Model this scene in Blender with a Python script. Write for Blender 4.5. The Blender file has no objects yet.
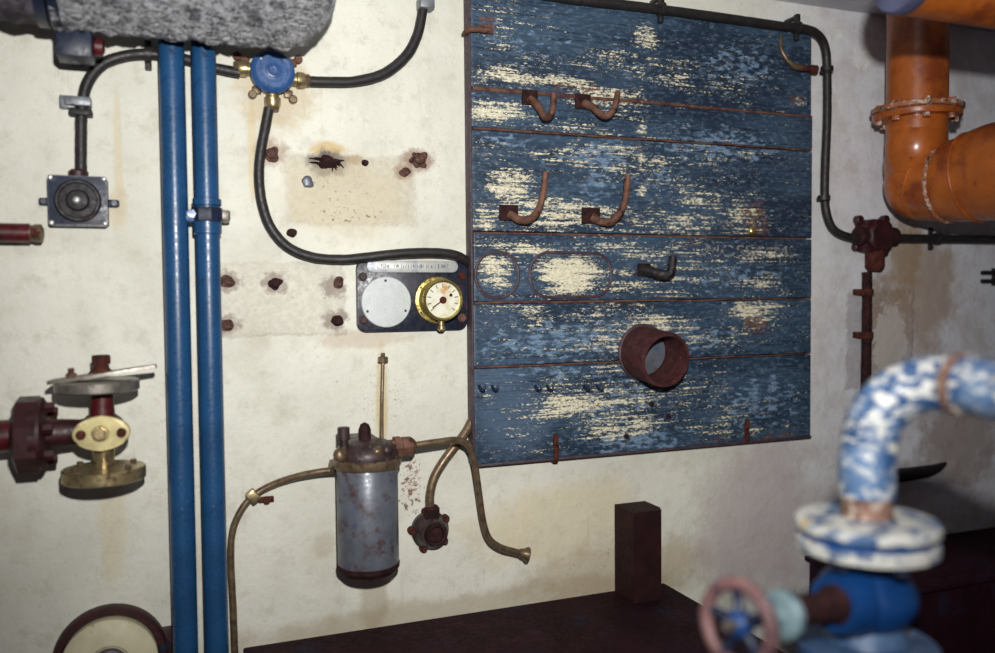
import bpy, bmesh, math, random
from mathutils import Vector, Matrix, noise as mn
random.seed(7)
S = bpy.context.scene
COL = S.collection
PI = math.pi
# ------------------------------------------------------------------ camera model
F = 850.0; CX, CY = 497.5, 326.5
YAW, PITCH, ROLL = 0.37289, 0.03891, -0.00909
CAM = Vector((0, -1.75, 1.5))
fw = Vector((math.sin(YAW)*math.cos(PITCH), math.cos(YAW)*math.cos(PITCH), -math.sin(PITCH)))
_r = Vector((math.cos(YAW), -math.sin(YAW), 0)); _u = _r.cross(fw)
rt = _r*math.cos(ROLL)+_u*math.sin(ROLL); up = -_r*math.sin(ROLL)+_u*math.cos(ROLL)
def ray(px, py): return fw*F + rt*(px-CX) - up*(py-CY)
def W(px, py, off=0.0):
    "point standing `off` metres out from the back wall (y = -off)"
    d = ray(px, py); return CAM + d*((1.75-off)/d.y)
def Z(px, py, z):
    d = ray(px, py); return CAM + d*((z-CAM.z)/d.z)
def P(px, py, dep): return CAM + ray(px, py)*(dep/F)
def sc(p): return (Vector(p)-CAM).dot(fw)/F          # metres per pixel at p
N = Vector((0, -1, 0)); EX = Vector((1, 0, 0)); EZ = Vector((0, 0, 1))

# ------------------------------------------------------------------ mesh builder
def frame(a):
    a = Vector(a).normalized()
    t = EZ if abs(a.z) < .9 else EX
    x = t.cross(a).normalized(); y = a.cross(x)
    return x, y, a
def smooth_path(pts, n=8):
    pts = [Vector(p) for p in pts]
    if len(pts) < 3: return pts, [0, 1]
    out, ts = [], []
    for i in range(len(pts)-1):
        p0 = pts[max(i-1, 0)]; p1 = pts[i]; p2 = pts[i+1]; p3 = pts[min(i+2, len(pts)-1)]
        for k in range(n):
            t = k/n
            out.append(.5*((2*p1)+(p2-p0)*t+(2*p0-5*p1+4*p2-p3)*t*t+(3*p1-p0-3*p2+p3)*t**3)); ts.append(i+t)
    out.append(pts[-1]); ts.append(len(pts)-1)
    return out, ts
class MB:
    def __init__(s): s.bm = bmesh.new()
    def faces_of(s, vs, fs):
        v = [s.bm.verts.new(p) for p in vs]
        r = []
        for f in fs:
            try: r.append(s.bm.faces.new([v[i] for i in f]))
            except ValueError: pass
        return v, r
    def bev(s, fs, w, seg=2):
        if w > 0:
            es = {e for f in fs for e in f.edges}
            bmesh.ops.bevel(s.bm, geom=list(es), offset=w, segments=seg, affect='EDGES', profile=.5, clamp_overlap=True)
    def box(s, c, size, axes=(EX, Vector((0, 1, 0)), EZ), bevel=0.0, seg=2):
        c = Vector(c); x, y, z = [Vector(a).normalized()*d/2 for a, d in zip(axes, size)]
        vs = [c+x*i+y*j+z*k for i in (-1, 1) for j in (-1, 1) for k in (-1, 1)]
        _, fs = s.faces_of(vs, [(0, 1, 3, 2), (4, 6, 7, 5), (0, 4, 5, 1), (2, 3, 7, 6), (0, 2, 6, 4), (1, 5, 7, 3)])
        s.bev(fs, bevel, seg); return s
    def lathe(s, prof, o, axis, seg=28, phase=0.0, sx=1.0):
        "prof: list of (radius, height along axis)"
        o = Vector(o); x, y, a = frame(axis)
        rings = []
        for r, h in prof:
            if r < 1e-6: rings.append([s.bm.verts.new(o+a*h)])
            else: rings.append([s.bm.verts.new(o+a*h+x*(r*sx*math.cos(phase+2*PI*k/seg))+y*(r*math.sin(phase+2*PI*k/seg))) for k in range(seg)])
        for A, B in zip(rings, rings[1:]):
            if len(A) == 1 and len(B) == 1: continue
            for k in range(seg):
                k2 = (k+1) % seg
                if len(A) == 1: f = [A[0], B[k2], B[k]]
                elif len(B) == 1: f = [A[k], A[k2], B[0]]
                else: f = [A[k], A[k2], B[k2], B[k]]
                try: s.bm.faces.new(f)
                except ValueError: pass
        return s
    def disc(s, o, axis, r, h, bevel=.001, seg=32):
        b = min(bevel, h*.45, r*.45)
        return s.lathe([(0, 0), (r-b*.3, 0), (r, b*.5), (r, h-b), (r-b, h), (0, h)], o, axis, seg)
    def hexa(s, o, axis, r, h, phase=0.0):
        b = h*.14
        return s.lathe([(0, 0), (r, 0), (r, h-b), (r*.9, h), (0, h)], o, axis, 6, phase)
    def ring(s, o, axis, R, r, seg=40, tseg=10, sq=1.0):
        o = Vector(o); x, y, a = frame(axis); g = []
        for i in range(seg):
            t = 2*PI*i/seg; d = x*math.cos(t)+y*math.sin(t)
            g.append([s.bm.verts.new(o+d*(R+r*math.cos(2*PI*j/tseg))+a*(r*sq*math.sin(2*PI*j/tseg))) for j in range(tseg)])
        for i in range(seg):
            for j in range(tseg):
                s.bm.faces.new([g[i][j], g[(i+1) % seg][j], g[(i+1) % seg][(j+1) % tseg], g[i][(j+1) % tseg]])
        return s
    def tube(s, pts, r, seg=14, n=8, caps=True, rough=0.0):
        path, ts = smooth_path(pts, n)
        rs = r if isinstance(r, (list, tuple)) else [r]*len(pts)
        def rad(t):
            i = min(int(t), len(rs)-2); f = t-i; return rs[i]*(1-f)+rs[i+1]*f
        x = None; rings = []
        for i, p in enumerate(path):
            t = (path[min(i+1, len(path)-1)]-path[max(i-1, 0)]).normalized()
            if x is None: x, _, _ = frame(t)
            x = (x-t*x.dot(t)).normalized(); y = t.cross(x); R = rad(ts[i])
            ring = []
            for k in range(seg):
                d = x*math.cos(2*PI*k/seg)+y*math.sin(2*PI*k/seg)
                q = p+d*R
                if rough: q = q+d*(rough*R*mn.noise(q*90))
                ring.append(s.bm.verts.new(q))
            rings.append(ring)
        for A, B in zip(rings, rings[1:]):
            for k in range(seg): s.bm.faces.new([A[k], A[(k+1) % seg], B[(k+1) % seg], B[k]])
        if caps:
            s.bm.faces.new(rings[0][::-1]); s.bm.faces.new(rings[-1])
        return s
    def prism(s, poly, o, ux, uy, th, bevel=0.0, seg=2):
        o = Vector(o); ux = Vector(ux).normalized(); uy = Vector(uy).normalized(); n = ux.cross(uy)
        k = len(poly)
        vs = [o+ux*a+uy*b for a, b in poly]+[o+ux*a+uy*b+n*th for a, b in poly]
        fs = [tuple(range(k))[::-1], tuple(range(k, 2*k))]+[(i, (i+1) % k, k+(i+1) % k, k+i) for i in range(k)]
        v, f = s.faces_of(vs, fs)
        if bevel > 0:
            es = [e for e in f[1].edges]
            bmesh.ops.bevel(s.bm, geom=es, offset=bevel, segments=seg, affect='EDGES', profile=.5)
        return s
    def blob(s, c, r, scale=(1, 1, 1), amp=.25, freq=60, sub=3):
        m = bmesh.ops.create_icosphere(s.bm, subdivisions=sub, radius=1)
        for v in m['verts']:
            d = v.co.normalized(); q = Vector((d.x*scale[0], d.y*scale[1], d.z*scale[2]))*r
            v.co = Vector(c)+q*(1+amp*mn.noise((Vector(c)+q)*freq))
        return s
def rrect(w, h, r, k=6):
    out = []
    for cx, cy, a0 in ((w/2-r, h/2-r, 0), (-w/2+r, h/2-r, PI/2), (-w/2+r, -h/2+r, PI), (w/2-r, -h/2+r, 1.5*PI)):
        for i in range(k+1):
            a = a0+PI/2*i/k; out.append((cx+r*math.cos(a), cy+r*math.sin(a)))
    return out
def world_loc(o):
    v = Vector((0, 0, 0))
    while o is not None: v = v+Vector(o.location); o = o.parent
    return v
def part(name, mb, m, parent=None, loc=None, angle=38, label=None):
    base = world_loc(parent) if parent else Vector((0, 0, 0))
    if loc is not None: base = base+Vector(loc)
    bm = mb.bm
    bmesh.ops.recalc_face_normals(bm, faces=bm.faces)
    for v in bm.verts: v.co -= base
    me = bpy.data.meshes.new(name); bm.to_mesh(me); bm.free()
    me.shade_smooth(); me.set_sharp_from_angle(angle=math.radians(angle))
    me.materials.append(m)
    o = bpy.data.objects.new(name, me); COL.objects.link(o)
    if parent: o.parent = parent
    if loc is not None: o.location = loc
    if label: o['label'] = label
    return o
def tag(o, label, cat, group=None):
    o['label'] = label; o['category'] = cat
    if group: o['group'] = group
    return o
def thing(name, label, cat, loc, group=None):
    o = bpy.data.objects.new(name, None); COL.objects.link(o); o.location = loc
    o.empty_display_size = .05
    return tag(o, label, cat, group)
def solo(name, mb, m, loc, label, cat, group=None, angle=38):
    return tag(part(name, mb, m, None, loc, angle), label, cat, group)
def struct(name, mb, m, loc=(0, 0, 0), parent=None):
    o = part(name, mb, m, parent, loc); o['kind'] = 'structure'; return o

# ------------------------------------------------------------------ material helper
def lin(c):
    f = lambda v: v/12.92 if v <= .04045 else ((v+.055)/1.055)**2.4
    return tuple(f(x/255) for x in c)+(1,)
class NT:
    def __init__(s, name):
        s.m = bpy.data.materials.new(name); s.m.use_nodes = True
        s.t = s.m.node_tree; s.t.nodes.clear()
        s.out = s.new('ShaderNodeOutputMaterial'); s.b = s.new('ShaderNodeBsdfPrincipled')
        s.t.links.new(s.b.outputs[0], s.out.inputs[0])
        s.co = s.new('ShaderNodeTexCoord').outputs['Object']
    def new(s, t, **k):
        n = s.t.nodes.new(t)
        for a, v in k.items(): setattr(n, a, v)
        return n
    def put(s, sock, v):
        if hasattr(v, 'is_output'): s.t.links.new(v, sock)
        else: sock.default_value = v
    def mp(s, scale=(1, 1, 1), loc=(0, 0, 0), rot=(0, 0, 0), vec=None):
        n = s.new('ShaderNodeMapping'); s.put(n.inputs[0], vec or s.co)
        n.inputs['Scale'].default_value = scale; n.inputs['Location'].default_value = loc; n.inputs['Rotation'].default_value = rot
        return n.outputs[0]
    def noise(s, scale=5, detail=4, rough=.55, vec=None, dist=0.0):
        n = s.new('ShaderNodeTexNoise'); s.put(n.inputs['Vector'], vec or s.co)
        n.inputs['Scale'].default_value = scale; n.inputs['Detail'].default_value = detail
        n.inputs['Roughness'].default_value = rough; n.inputs['Distortion'].default_value = dist
        return n.outputs[0]
    def m_(s, op, a, b=0.0, c=0.0, clamp=False):
        n = s.new('ShaderNodeMath', operation=op, use_clamp=clamp)
        for i, v in enumerate((a, b, c)): s.put(n.inputs[i], v)
        return n.outputs[0]
    def rng(s, v, a, b, c=0.0, d=1.0, kind='SMOOTHSTEP'):
        n = s.new('ShaderNodeMapRange', interpolation_type=kind)
        for i, x in enumerate((v, a, b, c, d)): s.put(n.inputs[i], x)
        return n.outputs[0]
    def mix(s, f, a, b, bt='MIX'):
        n = s.new('ShaderNodeMix', data_type='RGBA', blend_type=bt)
        s.put(n.inputs[0], f); s.put(n.inputs[6], a); s.put(n.inputs[7], b); return n.outputs[2]
    def ell(s, c, r, box=False):
        "distance field on the x-z plane: 0 at c, 1 at the ellipse (or box) edge"
        n = s.new('ShaderNodeSeparateXYZ'); s.put(n.inputs[0], s.mp((1/r[0], 1, 1/r[1]), (-c[0]/r[0], 0, -c[1]/r[1])))
        if box: return s.m_('MAXIMUM', s.m_('ABSOLUTE', n.outputs[0]), s.m_('ABSOLUTE', n.outputs[2]))
        return s.m_('SQRT', s.m_('ADD', s.m_('MULTIPLY', n.outputs[0], n.outputs[0]), s.m_('MULTIPLY', n.outputs[2], n.outputs[2])))
    def bump(s, h, strength=.3, dist=.002, prev=None):
        n = s.new('ShaderNodeBump'); n.inputs['Strength'].default_value = strength; n.inputs['Distance'].default_value = dist
        s.put(n.inputs['Height'], h)
        if prev: s.put(n.inputs['Normal'], prev)
        return n.outputs[0]
    def fin(s, col, rough=.5, metal=0.0, nrm=None, spec=.5, coat=0):
        s.put(s.b.inputs['Base Color'], col); s.put(s.b.inputs['Roughness'], rough); s.put(s.b.inputs['Metallic'], metal)
        s.b.inputs['Specular IOR Level'].default_value = spec
        if coat: s.b.inputs['Coat Weight'].default_value = coat
        if nrm: s.put(s.b.inputs['Normal'], nrm)
        return s.m
def worn(name, base, wear=(), rough=.5, metal=0.0, vary=.25, vs=25, bs=120, bump=.25, spec=.5, bd=.001):
    "paint or metal with mottled tone and layers of wear: wear = [(colour, scale, lo, hi)]"
    n = NT(name)
    v = n.noise(vs, 5, .6)
    b = lin(base); dk = tuple(x*(1-vary) for x in b[:3])+(1,); lt = tuple(min(1, x*(1+vary*.7)) for x in b[:3])+(1,)
    c = n.mix(n.rng(v, .3, .7), dk, lt)
    for i, (wc, ws, lo, hi) in enumerate(wear):
        w = n.noise(ws, 6, .65, n.mp((1, 1, 1), (3.7*i+1.3, 9.1*i, 5.3)))
        c = n.mix(n.rng(w, lo, hi), c, lin(wc))
    h = n.noise(bs, 5, .6)
    return n.fin(c, n.rng(h, .3, .7, rough-.08, min(1, rough+.12)), metal, n.bump(h, bump, bd), spec)

RUST = (82, 42, 34); RUST_D = (44, 24, 24)
M = {}
M['blue_pipe'] = worn('blue_pipe_paint', (30, 72, 114), [((104, 136, 168), 160, .66, .72), ((18, 36, 66), 30, .62, .75)], .32, 0, .18, 14, 200, .12)
M['blue_dark'] = worn('dark_blue_paint', (26, 36, 58), [((56, 70, 92), 60, .6, .7), ((60, 34, 38), 45, .62, .7)], .42, 0, .3, 40)
M['blue_box'] = worn('blue_cover_paint', (48, 84, 136), [((90, 124, 166), 120, .64, .7), ((36, 60, 100), 70, .6, .72)], .35, 0, .2, 60)
M['black_cable'] = worn('black_cable_sheath', (36, 33, 34), [((66, 58, 52), 90, .6, .75), ((66, 40, 32), 50, .62, .72)], .5, 0, .3, 60)
M['maroon'] = worn('maroon_paint', (84, 20, 26), [((46, 20, 24), 40, .5, .66), ((150, 90, 80), 130, .68, .74)], .4, 0, .3, 30)
M['maroon_dark'] = worn('dark_maroon_paint', (58, 20, 24), [((40, 20, 24), 40, .5, .66), ((120, 70, 66), 150, .66, .74)], .5, 0, .3, 30)
M['brass'] = worn('tarnished_brass', (176, 158, 118), [((104, 84, 62), 60, .5, .68), ((92, 50, 36), 110, .64, .72)], .34, .75, .2, 50)
M['brass_bright'] = worn('bright_brass', (214, 196, 120), [((150, 122, 62), 60, .58, .72)], .26, .9, .12, 50, bump=.08)
M['brass_brown'] = worn('brown_brass_tube', (120, 102, 80), [((84, 60, 48), 60, .5, .7)], .38, .5, .25, 60)
M['rust'] = worn('rust', RUST, [(RUST_D, 60, .5, .62), ((138, 84, 52), 110, .6, .72)], .85, 0, .35, 70, 160, .6, .2)
M['rust_fix'] = worn('brown_wall_rust', (100, 72, 64), [((56, 38, 38), 90, .48, .6), ((150, 124, 104), 130, .6, .7)], .85, 0, .35, 70, 160, .6, .2)
M['rust_dark'] = worn('dark_rust', (52, 28, 28), [((32, 18, 20), 60, .5, .62), ((90, 52, 42), 110, .62, .72)], .8, 0, .35, 70, 160, .6, .2)
M['rust_hook'] = worn('rusty_hook_iron', (110, 78, 64), [((64, 34, 30), 50, .5, .66), ((176, 130, 90), 100, .64, .74)], .65, .1, .3, 60, 160, .5, .3)
M['steel'] = worn('dull_steel', (136, 130, 122), [((96, 66, 54), 80, .58, .7)], .4, .6, .2, 60)
M['bench'] = worn('dark_bench_paint', (44, 19, 28), [((56, 28, 36), 14, .5, .7), ((36, 36, 56), 9, .54, .7), ((110, 104, 106), 150, .7, .76)], .75, 0, .3, 12, 90, .25, .12)
M['post'] = worn('dark_brown_timber', (44, 20, 22), [((64, 44, 40), 60, .68, .76), ((34, 18, 22), 30, .5, .7)], .7, 0, .3, 20, spec=.2)
M['orange'] = worn('orange_pipe_paint', (172, 92, 34), [((128, 60, 30), 12, .45, .65), ((110, 60, 44), 30, .62, .74), ((200, 160, 130), 70, .7, .76)], .32, 0, .22, 10, 60, .15)
M['orange_end'] = worn('blue_grey_end_paint', (74, 76, 104), [((150, 80, 40), 25, .56, .66)], .45, 0, .3, 20)
M['orange_worn'] = worn('chipped_orange_rim', (160, 96, 60), [((190, 180, 170), 80, .5, .6), ((70, 36, 30), 50, .56, .66)], .5, 0, .3, 40)
M['copper_neck'] = worn('bare_copper_brown', (130, 100, 86), [((206, 190, 176), 50, .52, .64), ((110, 66, 56), 30, .55, .7)], .45, .2, .25, 30)
M['teal'] = worn('pale_teal_paint', (112, 134, 140), [((70, 90, 104), 40, .52, .64), ((140, 100, 60), 60, .62, .7)], .4, 0, .3, 40)
M['blue_valve'] = worn('deep_blue_valve_paint', (16, 60, 116), [((12, 34, 70), 20, .52, .7), ((120, 140, 160), 60, .7, .76)], .35, 0, .25, 20)
M['canister'] = worn('grey_blue_canister_paint', (98, 102, 112), [((80, 60, 58), 24, .53, .66), ((82, 56, 48), 70, .62, .7), ((60, 84, 128), 18, .6, .72)], .36, .15, .2, 20)
M['canister_dark'] = worn('dark_brown_casting', (62, 48, 48), [((150, 132, 120), 60, .6, .7), ((46, 30, 32), 40, .52, .64)], .45, .2, .3, 40)
M['alu'] = worn('brushed_aluminium', (200, 204, 204), [((170, 172, 168), 60, .6, .75)], .42, .35, .06, 40, 300, .05)
M['plate'] = worn('engraved_pale_plate', (186, 188, 184), [((150, 156, 172), 30, .5, .7)], .45, .2, .1, 40, 300, .05)
M['ink'] = worn('engraving_ink', (120, 122, 126), [], .6)
M['panel'] = worn('black_blue_panel_paint', (30, 34, 50), [((66, 44, 54), 40, .55, .68), ((90, 96, 112), 120, .68, .74)], .4, 0, .3, 30)
M['cream_cap'] = worn('cream_flange_paint', (208, 200, 168), [((150, 120, 90), 40, .62, .72)], .5, 0, .12, 20)
M['dark_cap'] = worn('dull_grey_cap', (84, 74, 84), [], .5, 0, .3, 30)
M['yellow_cast'] = worn('cream_brass_casting', (214, 200, 146), [((150, 120, 80), 50, .58, .7), ((100, 60, 44), 90, .66, .72)], .4, .25, .15, 40)
M['black'] = worn('black_iron', (24, 20, 24), [((70, 44, 40), 60, .6, .7)], .6, 0, .3, 40)
M['white_screw'] = worn('bright_screw_metal', (225, 222, 215), [], .25, .6, .05)
M['grey_clip'] = worn('grey_galvanised_clip', (128, 132, 138), [((80, 76, 76), 60, .55, .68)], .45, .4, .25, 60)

def m_board_metal(): pass
# silver lagging
n = NT('silver_grey_lagging')
a = n.noise(90, 6, .78, n.mp((.55, 1, 2.0), (0, 0, 0), (0, .5, 0)), 1.6); b = n.noise(300, 5, .8, n.mp((.6, 1, 1.8), (0, 0, 0), (0, -.6, 0)))
h = n.m_('ADD', n.m_('MULTIPLY', a, .7), n.m_('MULTIPLY', b, .45))
c = n.mix(n.rng(h, .48, .63), lin((26, 28, 38)), lin((226, 227, 232)))
c = n.mix(n.rng(n.noise(22, 5, .7, n.mp((1, 1, 1), (5, 2, 2))), .5, .64, 0, .75), c, lin((40, 42, 54)))
M['lagging'] = n.fin(c, .5, .25, n.bump(h, 1.0, .012), .5)
n = NT('stained_old_lagging')
a = n.noise(40, 6, .7); b = n.noise(12, 3)
c = n.mix(n.rng(a, .4, .62), lin((44, 38, 46)), lin((92, 86, 96))); c = n.mix(n.rng(b, .5, .64), c, lin((66, 40, 38)))
M['lagging_dark'] = n.fin(c, .7, 0, n.bump(a, .8, .006))
# blue and white weathered pipe
def bluewhite(name, lo, hi, s=26):
    n = NT(name)
    a = n.noise(s, 6, .62, n.mp((1, 1, 1.6)), .6); b = n.noise(14, 4, .6); g = n.noise(130, 4, .6)
    c = n.mix(n.rng(b, .4, .65), lin((34, 68, 110)), lin((84, 112, 148)))
    c = n.mix(n.rng(a, lo, hi), c, lin((200, 199, 192)))
    c = n.mix(n.rng(n.noise(20, 5, .6, n.mp((1, 1, 1), (7, 3, 1))), .64, .72), c, lin((190, 160, 96)))
    return n.fin(c, .45, 0, n.bump(g, .4, .002))
M['bluewhite'] = bluewhite('weathered_blue_white_paint', .46, .62, 55)
M['bluewhite2'] = bluewhite('weathered_blue_white_flange_paint', .40, .56, 30)
M['bluewhite3'] = bluewhite('mostly_blue_flange_paint', .56, .72, 26)

M['wheel'] = worn('worn_handwheel_paint', (116, 84, 84), [((64, 44, 56), 60, .5, .62), ((160, 120, 84), 50, .56, .68), ((168, 172, 180), 70, .64, .7)], .5)
M['sleeve'] = worn('red_brown_sleeve_rust', (74, 40, 40), [((56, 28, 32), 50, .5, .64), ((130, 84, 70), 120, .62, .72)], .6, 0, .3, 60, 160, .4, .3)
# gauge dial
n = NT('old_gauge_dial')
a = n.noise(60, 5, .6); b = n.noise(22, 4, .6)
c = n.mix(n.rng(a, .45, .7), lin((228, 226, 208)), lin((206, 200, 160)))
M['dial'] = n.fin(n.mix(n.rng(b, .58, .68), c, lin((196, 146, 82))), .5)

# ------------------------------------------------------------------ wall material
n = NT('cream_wall_paint')
big = n.noise(2.2, 5, .6); med = n.noise(9, 6, .65); fine = n.noise(70, 5, .7)
c = n.mix(n.rng(big, .35, .68), lin((230, 229, 216)), lin((212, 211, 198)))
c = n.mix(n.m_('MULTIPLY', n.rng(med, .5, .72), .55), c, lin((202, 196, 178)))
sep = n.new('ShaderNodeSeparateXYZ'); n.put(sep.inputs[0], n.co)
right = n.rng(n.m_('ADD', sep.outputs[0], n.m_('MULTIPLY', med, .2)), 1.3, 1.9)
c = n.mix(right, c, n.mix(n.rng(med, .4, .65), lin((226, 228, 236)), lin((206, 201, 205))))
hgt = n.m_('ADD', n.m_('MULTIPLY', med, .6), n.m_('MULTIPLY', fine, .25))
def patch(px0, py0, px1, py1, col, amt, edge=.04):
    global c, hgt
    p0 = W(px0, py0); p1 = W(px1, py1)
    d = n.ell(((p0.x+p1.x)/2, (p0.z+p1.z)/2), (abs(p1.x-p0.x)/2, abs(p1.z-p0.z)/2), True)
    d = n.m_('ADD', d, n.m_('MULTIPLY', n.m_('SUBTRACT', n.noise(30, 6, .7), .5), .42))
    k = n.rng(d, 1.0+edge, 1.0-edge)
    c = n.mix(n.m_('MULTIPLY', k, amt), c, n.mix(n.rng(fine, .4, .62), lin(col), lin(tuple(x*.88 for x in col))))
    hgt = n.m_('ADD', hgt, n.m_('MULTIPLY', k, .35))
def stain(px, py, rx, ry, col, amt=1.0, spread=.7, freq=30, soft=.35):
    global c
    p = W(px, py); s_ = sc(p)
    d = n.ell((p.x, p.z), (rx*s_, ry*s_))
    q = n.m_('ADD', d, n.m_('MULTIPLY', n.m_('SUBTRACT', n.noise(freq, 5, .7), .5), spread*2.2))
    c = n.mix(n.m_('MULTIPLY', n.rng(q, 1.0+soft, 1.0-soft), amt), c, lin(col))
def specks(px, py, rx, ry, col, amt=.9, freq=140, thr=.58):
    global c
    p = W(px, py); s_ = sc(p)
    d = n.rng(n.ell((p.x, p.z), (rx*s_, ry*s_)), 1.1, .3)
    k = n.rng(n.m_('ADD', n.noise(freq, 4, .65), n.m_('MULTIPLY', n.m_('SUBTRACT', d, 1.0), .22)), thr, thr+.05)
    c = n.mix(n.m_('MULTIPLY', k, amt), c, lin(col))
patch(285, 153, 414, 226, (204, 194, 168), .62, .1)
patch(219, 263, 345, 333, (212, 206, 188), .6, .06)
patch(846, 292, 912, 384, (178, 172, 178), .7, .06)
stain(885, 330, 26, 55, (150, 126, 106), .8, .9, 22)
stain(925, 290, 40, 60, (172, 150, 132), .8, .9, 14)
stain(905, 255, 22, 40, (164, 138, 108), .75, .9, 20)
stain(890, 345, 22, 40, (214, 208, 204), .7, 1.1, 40, .12)
stain(838, 34, 5, 4, (240, 240, 238), .9, .9, 60, .1)
stain(862, 60, 11, 9, (236, 236, 236), .9, 2.2, 50, .1)
stain(328, 150, 17, 9, (205, 180, 126), .9, .6, 40)
stain(328, 164, 20, 13, (92, 84, 88), .9, .8, 60)
stain(345, 200, 60, 40, (206, 192, 158), .45, .8, 14)
specks(352, 216, 70, 14, (110, 84, 66), .75, 90, .56)
stain(270, 152, 16, 13, (158, 130, 100), .7, .9, 40)
stain(418, 160, 17, 11, (140, 104, 84), .75, .8, 50)
stain(404, 172, 10, 8, (150, 116, 94), .7, .8, 50)
for q in ((228, 281), (275, 283), (333, 287), (335, 320), (227, 325)):
    stain(q[0], q[1], 12, 10, (140, 124, 114), .8, 1.3, 60)
stain(355, 160, 9, 5, (168, 140, 104), .6, .7, 60)
specks(345, 190, 70, 55, (112, 80, 60), .7, 120, .6)
specks(410, 490, 26, 50, (112, 66, 54), .9, 80, .53)
specks(412, 475, 16, 40, (130, 84, 64), .8, 130, .52)
specks(385, 395, 50, 55, (130, 90, 60), .7, 150, .59)
specks(355, 470, 130, 120, (140, 96, 66), .55, 170, .63)
specks(570, 500, 120, 80, (130, 100, 80), .55, 120, .64)
specks(90, 560, 120, 70, (120, 96, 80), .5, 90, .65)
specks(600, 560, 110, 40, (120, 84, 60), .7, 110, .6)
stain(382, 405, 6, 55, (196, 176, 122), .7, .6, 20)
stain(362, 340, 44, 9, (176, 140, 96), .35, .8, 30)
stain(374, 602, 14, 30, (176, 164, 140), .6, .5, 24)
stain(324, 545, 10, 12, (166, 140, 108), .3, .9, 40)
stain(112, 520, 12, 70, (214, 196, 144), .35, .7, 14)
stain(118, 150, 4, 60, (210, 186, 140), .4, .5, 16)
stain(252, 150, 4, 50, (214, 196, 150), .6, .5, 16)
stain(118, 205, 9, 22, (206, 184, 142), .45, .8, 30)
stain(275, 92, 38, 36, (196, 172, 126), .55, .8, 30)
stain(560, 520, 90, 40, (214, 196, 152), .5, .8, 8)
stain(620, 570, 100, 30, (176, 152, 112), .5, .9, 12)
stain(480, 610, 240, 20, (160, 140, 104), .5, .9, 10)
stain(960, 440, 50, 40, (150, 130, 122), .7, 1.0, 14)
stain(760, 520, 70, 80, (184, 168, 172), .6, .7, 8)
specks(700, 520, 110, 60, (120, 100, 96), .5, 100, .66)
specks(500, 300, 700, 420, (150, 128, 104), .45, 60, .66)
streak = n.noise(1, 5, .7, n.mp((60, 1, 5)))
c = n.mix(n.m_('MULTIPLY', n.rng(streak, .54, .74), n.rng(n.noise(3, 3), .45, .65, 0, .4)), c, lin((186, 176, 152)))
tiny = n.noise(260, 4, .7)
c = n.mix(n.m_('MULTIPLY', n.rng(tiny, .56, .68), .3), c, lin((164, 152, 132)))
c = n.mix(n.m_('MULTIPLY', n.rng(n.noise(20, 7, .78), .5, .66), .5), c, lin((190, 184, 168)))
nr = n.bump(n.m_('ADD', hgt, n.m_('MULTIPLY', n.noise(24, 5, .6), .5)), .7, .007)
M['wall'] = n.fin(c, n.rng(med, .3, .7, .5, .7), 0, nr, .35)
n = NT('ceiling_paint')
a = n.noise(6, 6, .65)
M['ceiling'] = n.fin(n.mix(n.rng(a, .4, .62), lin((206, 208, 212)), lin((178, 180, 190))), .6, 0, n.bump(a, .6, .01))
n = NT('dark_deck')
a = n.noise(8, 6, .6)
M['floor'] = n.fin(n.mix(n.rng(a, .4, .62), lin((52, 34, 36)), lin((36, 26, 32))), .7, 0, n.bump(a, .3, .004))

# ------------------------------------------------------------------ weathered blue planks material
n = NT('flaking_blue_plank_paint')
FIELDS = {}
def fld(blobs):
    k = 'wear_%d' % len(FIELDS); FIELDS[k] = [(W(px, py, .03), rx, ry, w) for px, py, rx, ry, w in blobs]
    a_ = n.new('ShaderNodeAttribute', attribute_name=k); return a_.outputs['Fac']
def field_at(k, p):
    t = 0.0
    for c_, rx, ry, w in FIELDS[k]:
        s_ = sc(c_); d = math.hypot((p.x-c_.x)/(rx*s_*1.2), (p.z-c_.z)/(ry*s_*1.2))
        q = min(1, max(0, (1.15-d)/1.05)); t = max(t, w*q*q*(3-2*q))
    return t
stretch = n.mp((120, 120, 270)); grain = n.mp((5, 5, 190))
g = n.noise(1, 4, .6, grain); fl = n.noise(1, 6, .74, stretch, .4); cell = n.noise(1, 4, .6, n.mp((150, 150, 330))); bigv = n.noise(4, 4, .6, n.mp((.5, 1, 2)))
base = n.mix(n.rng(bigv, .38, .62), lin((30, 46, 66)), lin((56, 78, 100)))
base = n.mix(n.rng(g, .48, .66), base, lin((24, 36, 54)))
base = n.mix(n.m_('MULTIPLY', n.rng(n.noise(1, 5, .7, n.mp((60, 60, 150), (2, 8, 3))), .5, .62), .5), base, lin((94, 114, 134)))
lightb = fld([(720, 145, 90, 20, .9), (600, 155, 50, 20, .9), (500, 140, 45, 8, .7), (600, 185, 30, 18, .8), (560, 340, 110, 25, .8), (640, 440, 70, 16, .9),
              (760, 400, 60, 34, .7), (740, 65, 60, 26, .7), (520, 45, 60, 30, .35), (560, 370, 60, 12, .7), (700, 340, 60, 20, .6), (740, 275, 70, 18, .6), (620, 400, 60, 40, .6), (660, 180, 40, 18, .6)])
slate = fld([(515, 420, 50, 45, 1.0), (500, 380, 40, 14, .9), (500, 320, 40, 30, .5)])
base = n.mix(n.m_('MULTIPLY', n.rng(slate, .1, .9), .8), base, n.mix(n.rng(g, .3, .7), lin((84, 104, 126)), lin((66, 88, 112))))
lm = n.rng(n.m_('ADD', n.noise(1, 5, .62, n.mp((34, 34, 90))), n.m_('MULTIPLY', n.m_('SUBTRACT', lightb, .6), .2)), .48, .6)
base = n.mix(n.m_('MULTIPLY', lm, .85), base, n.mix(n.rng(fl, .4, .6), lin((136, 160, 182)), lin((92, 122, 154))))
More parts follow.
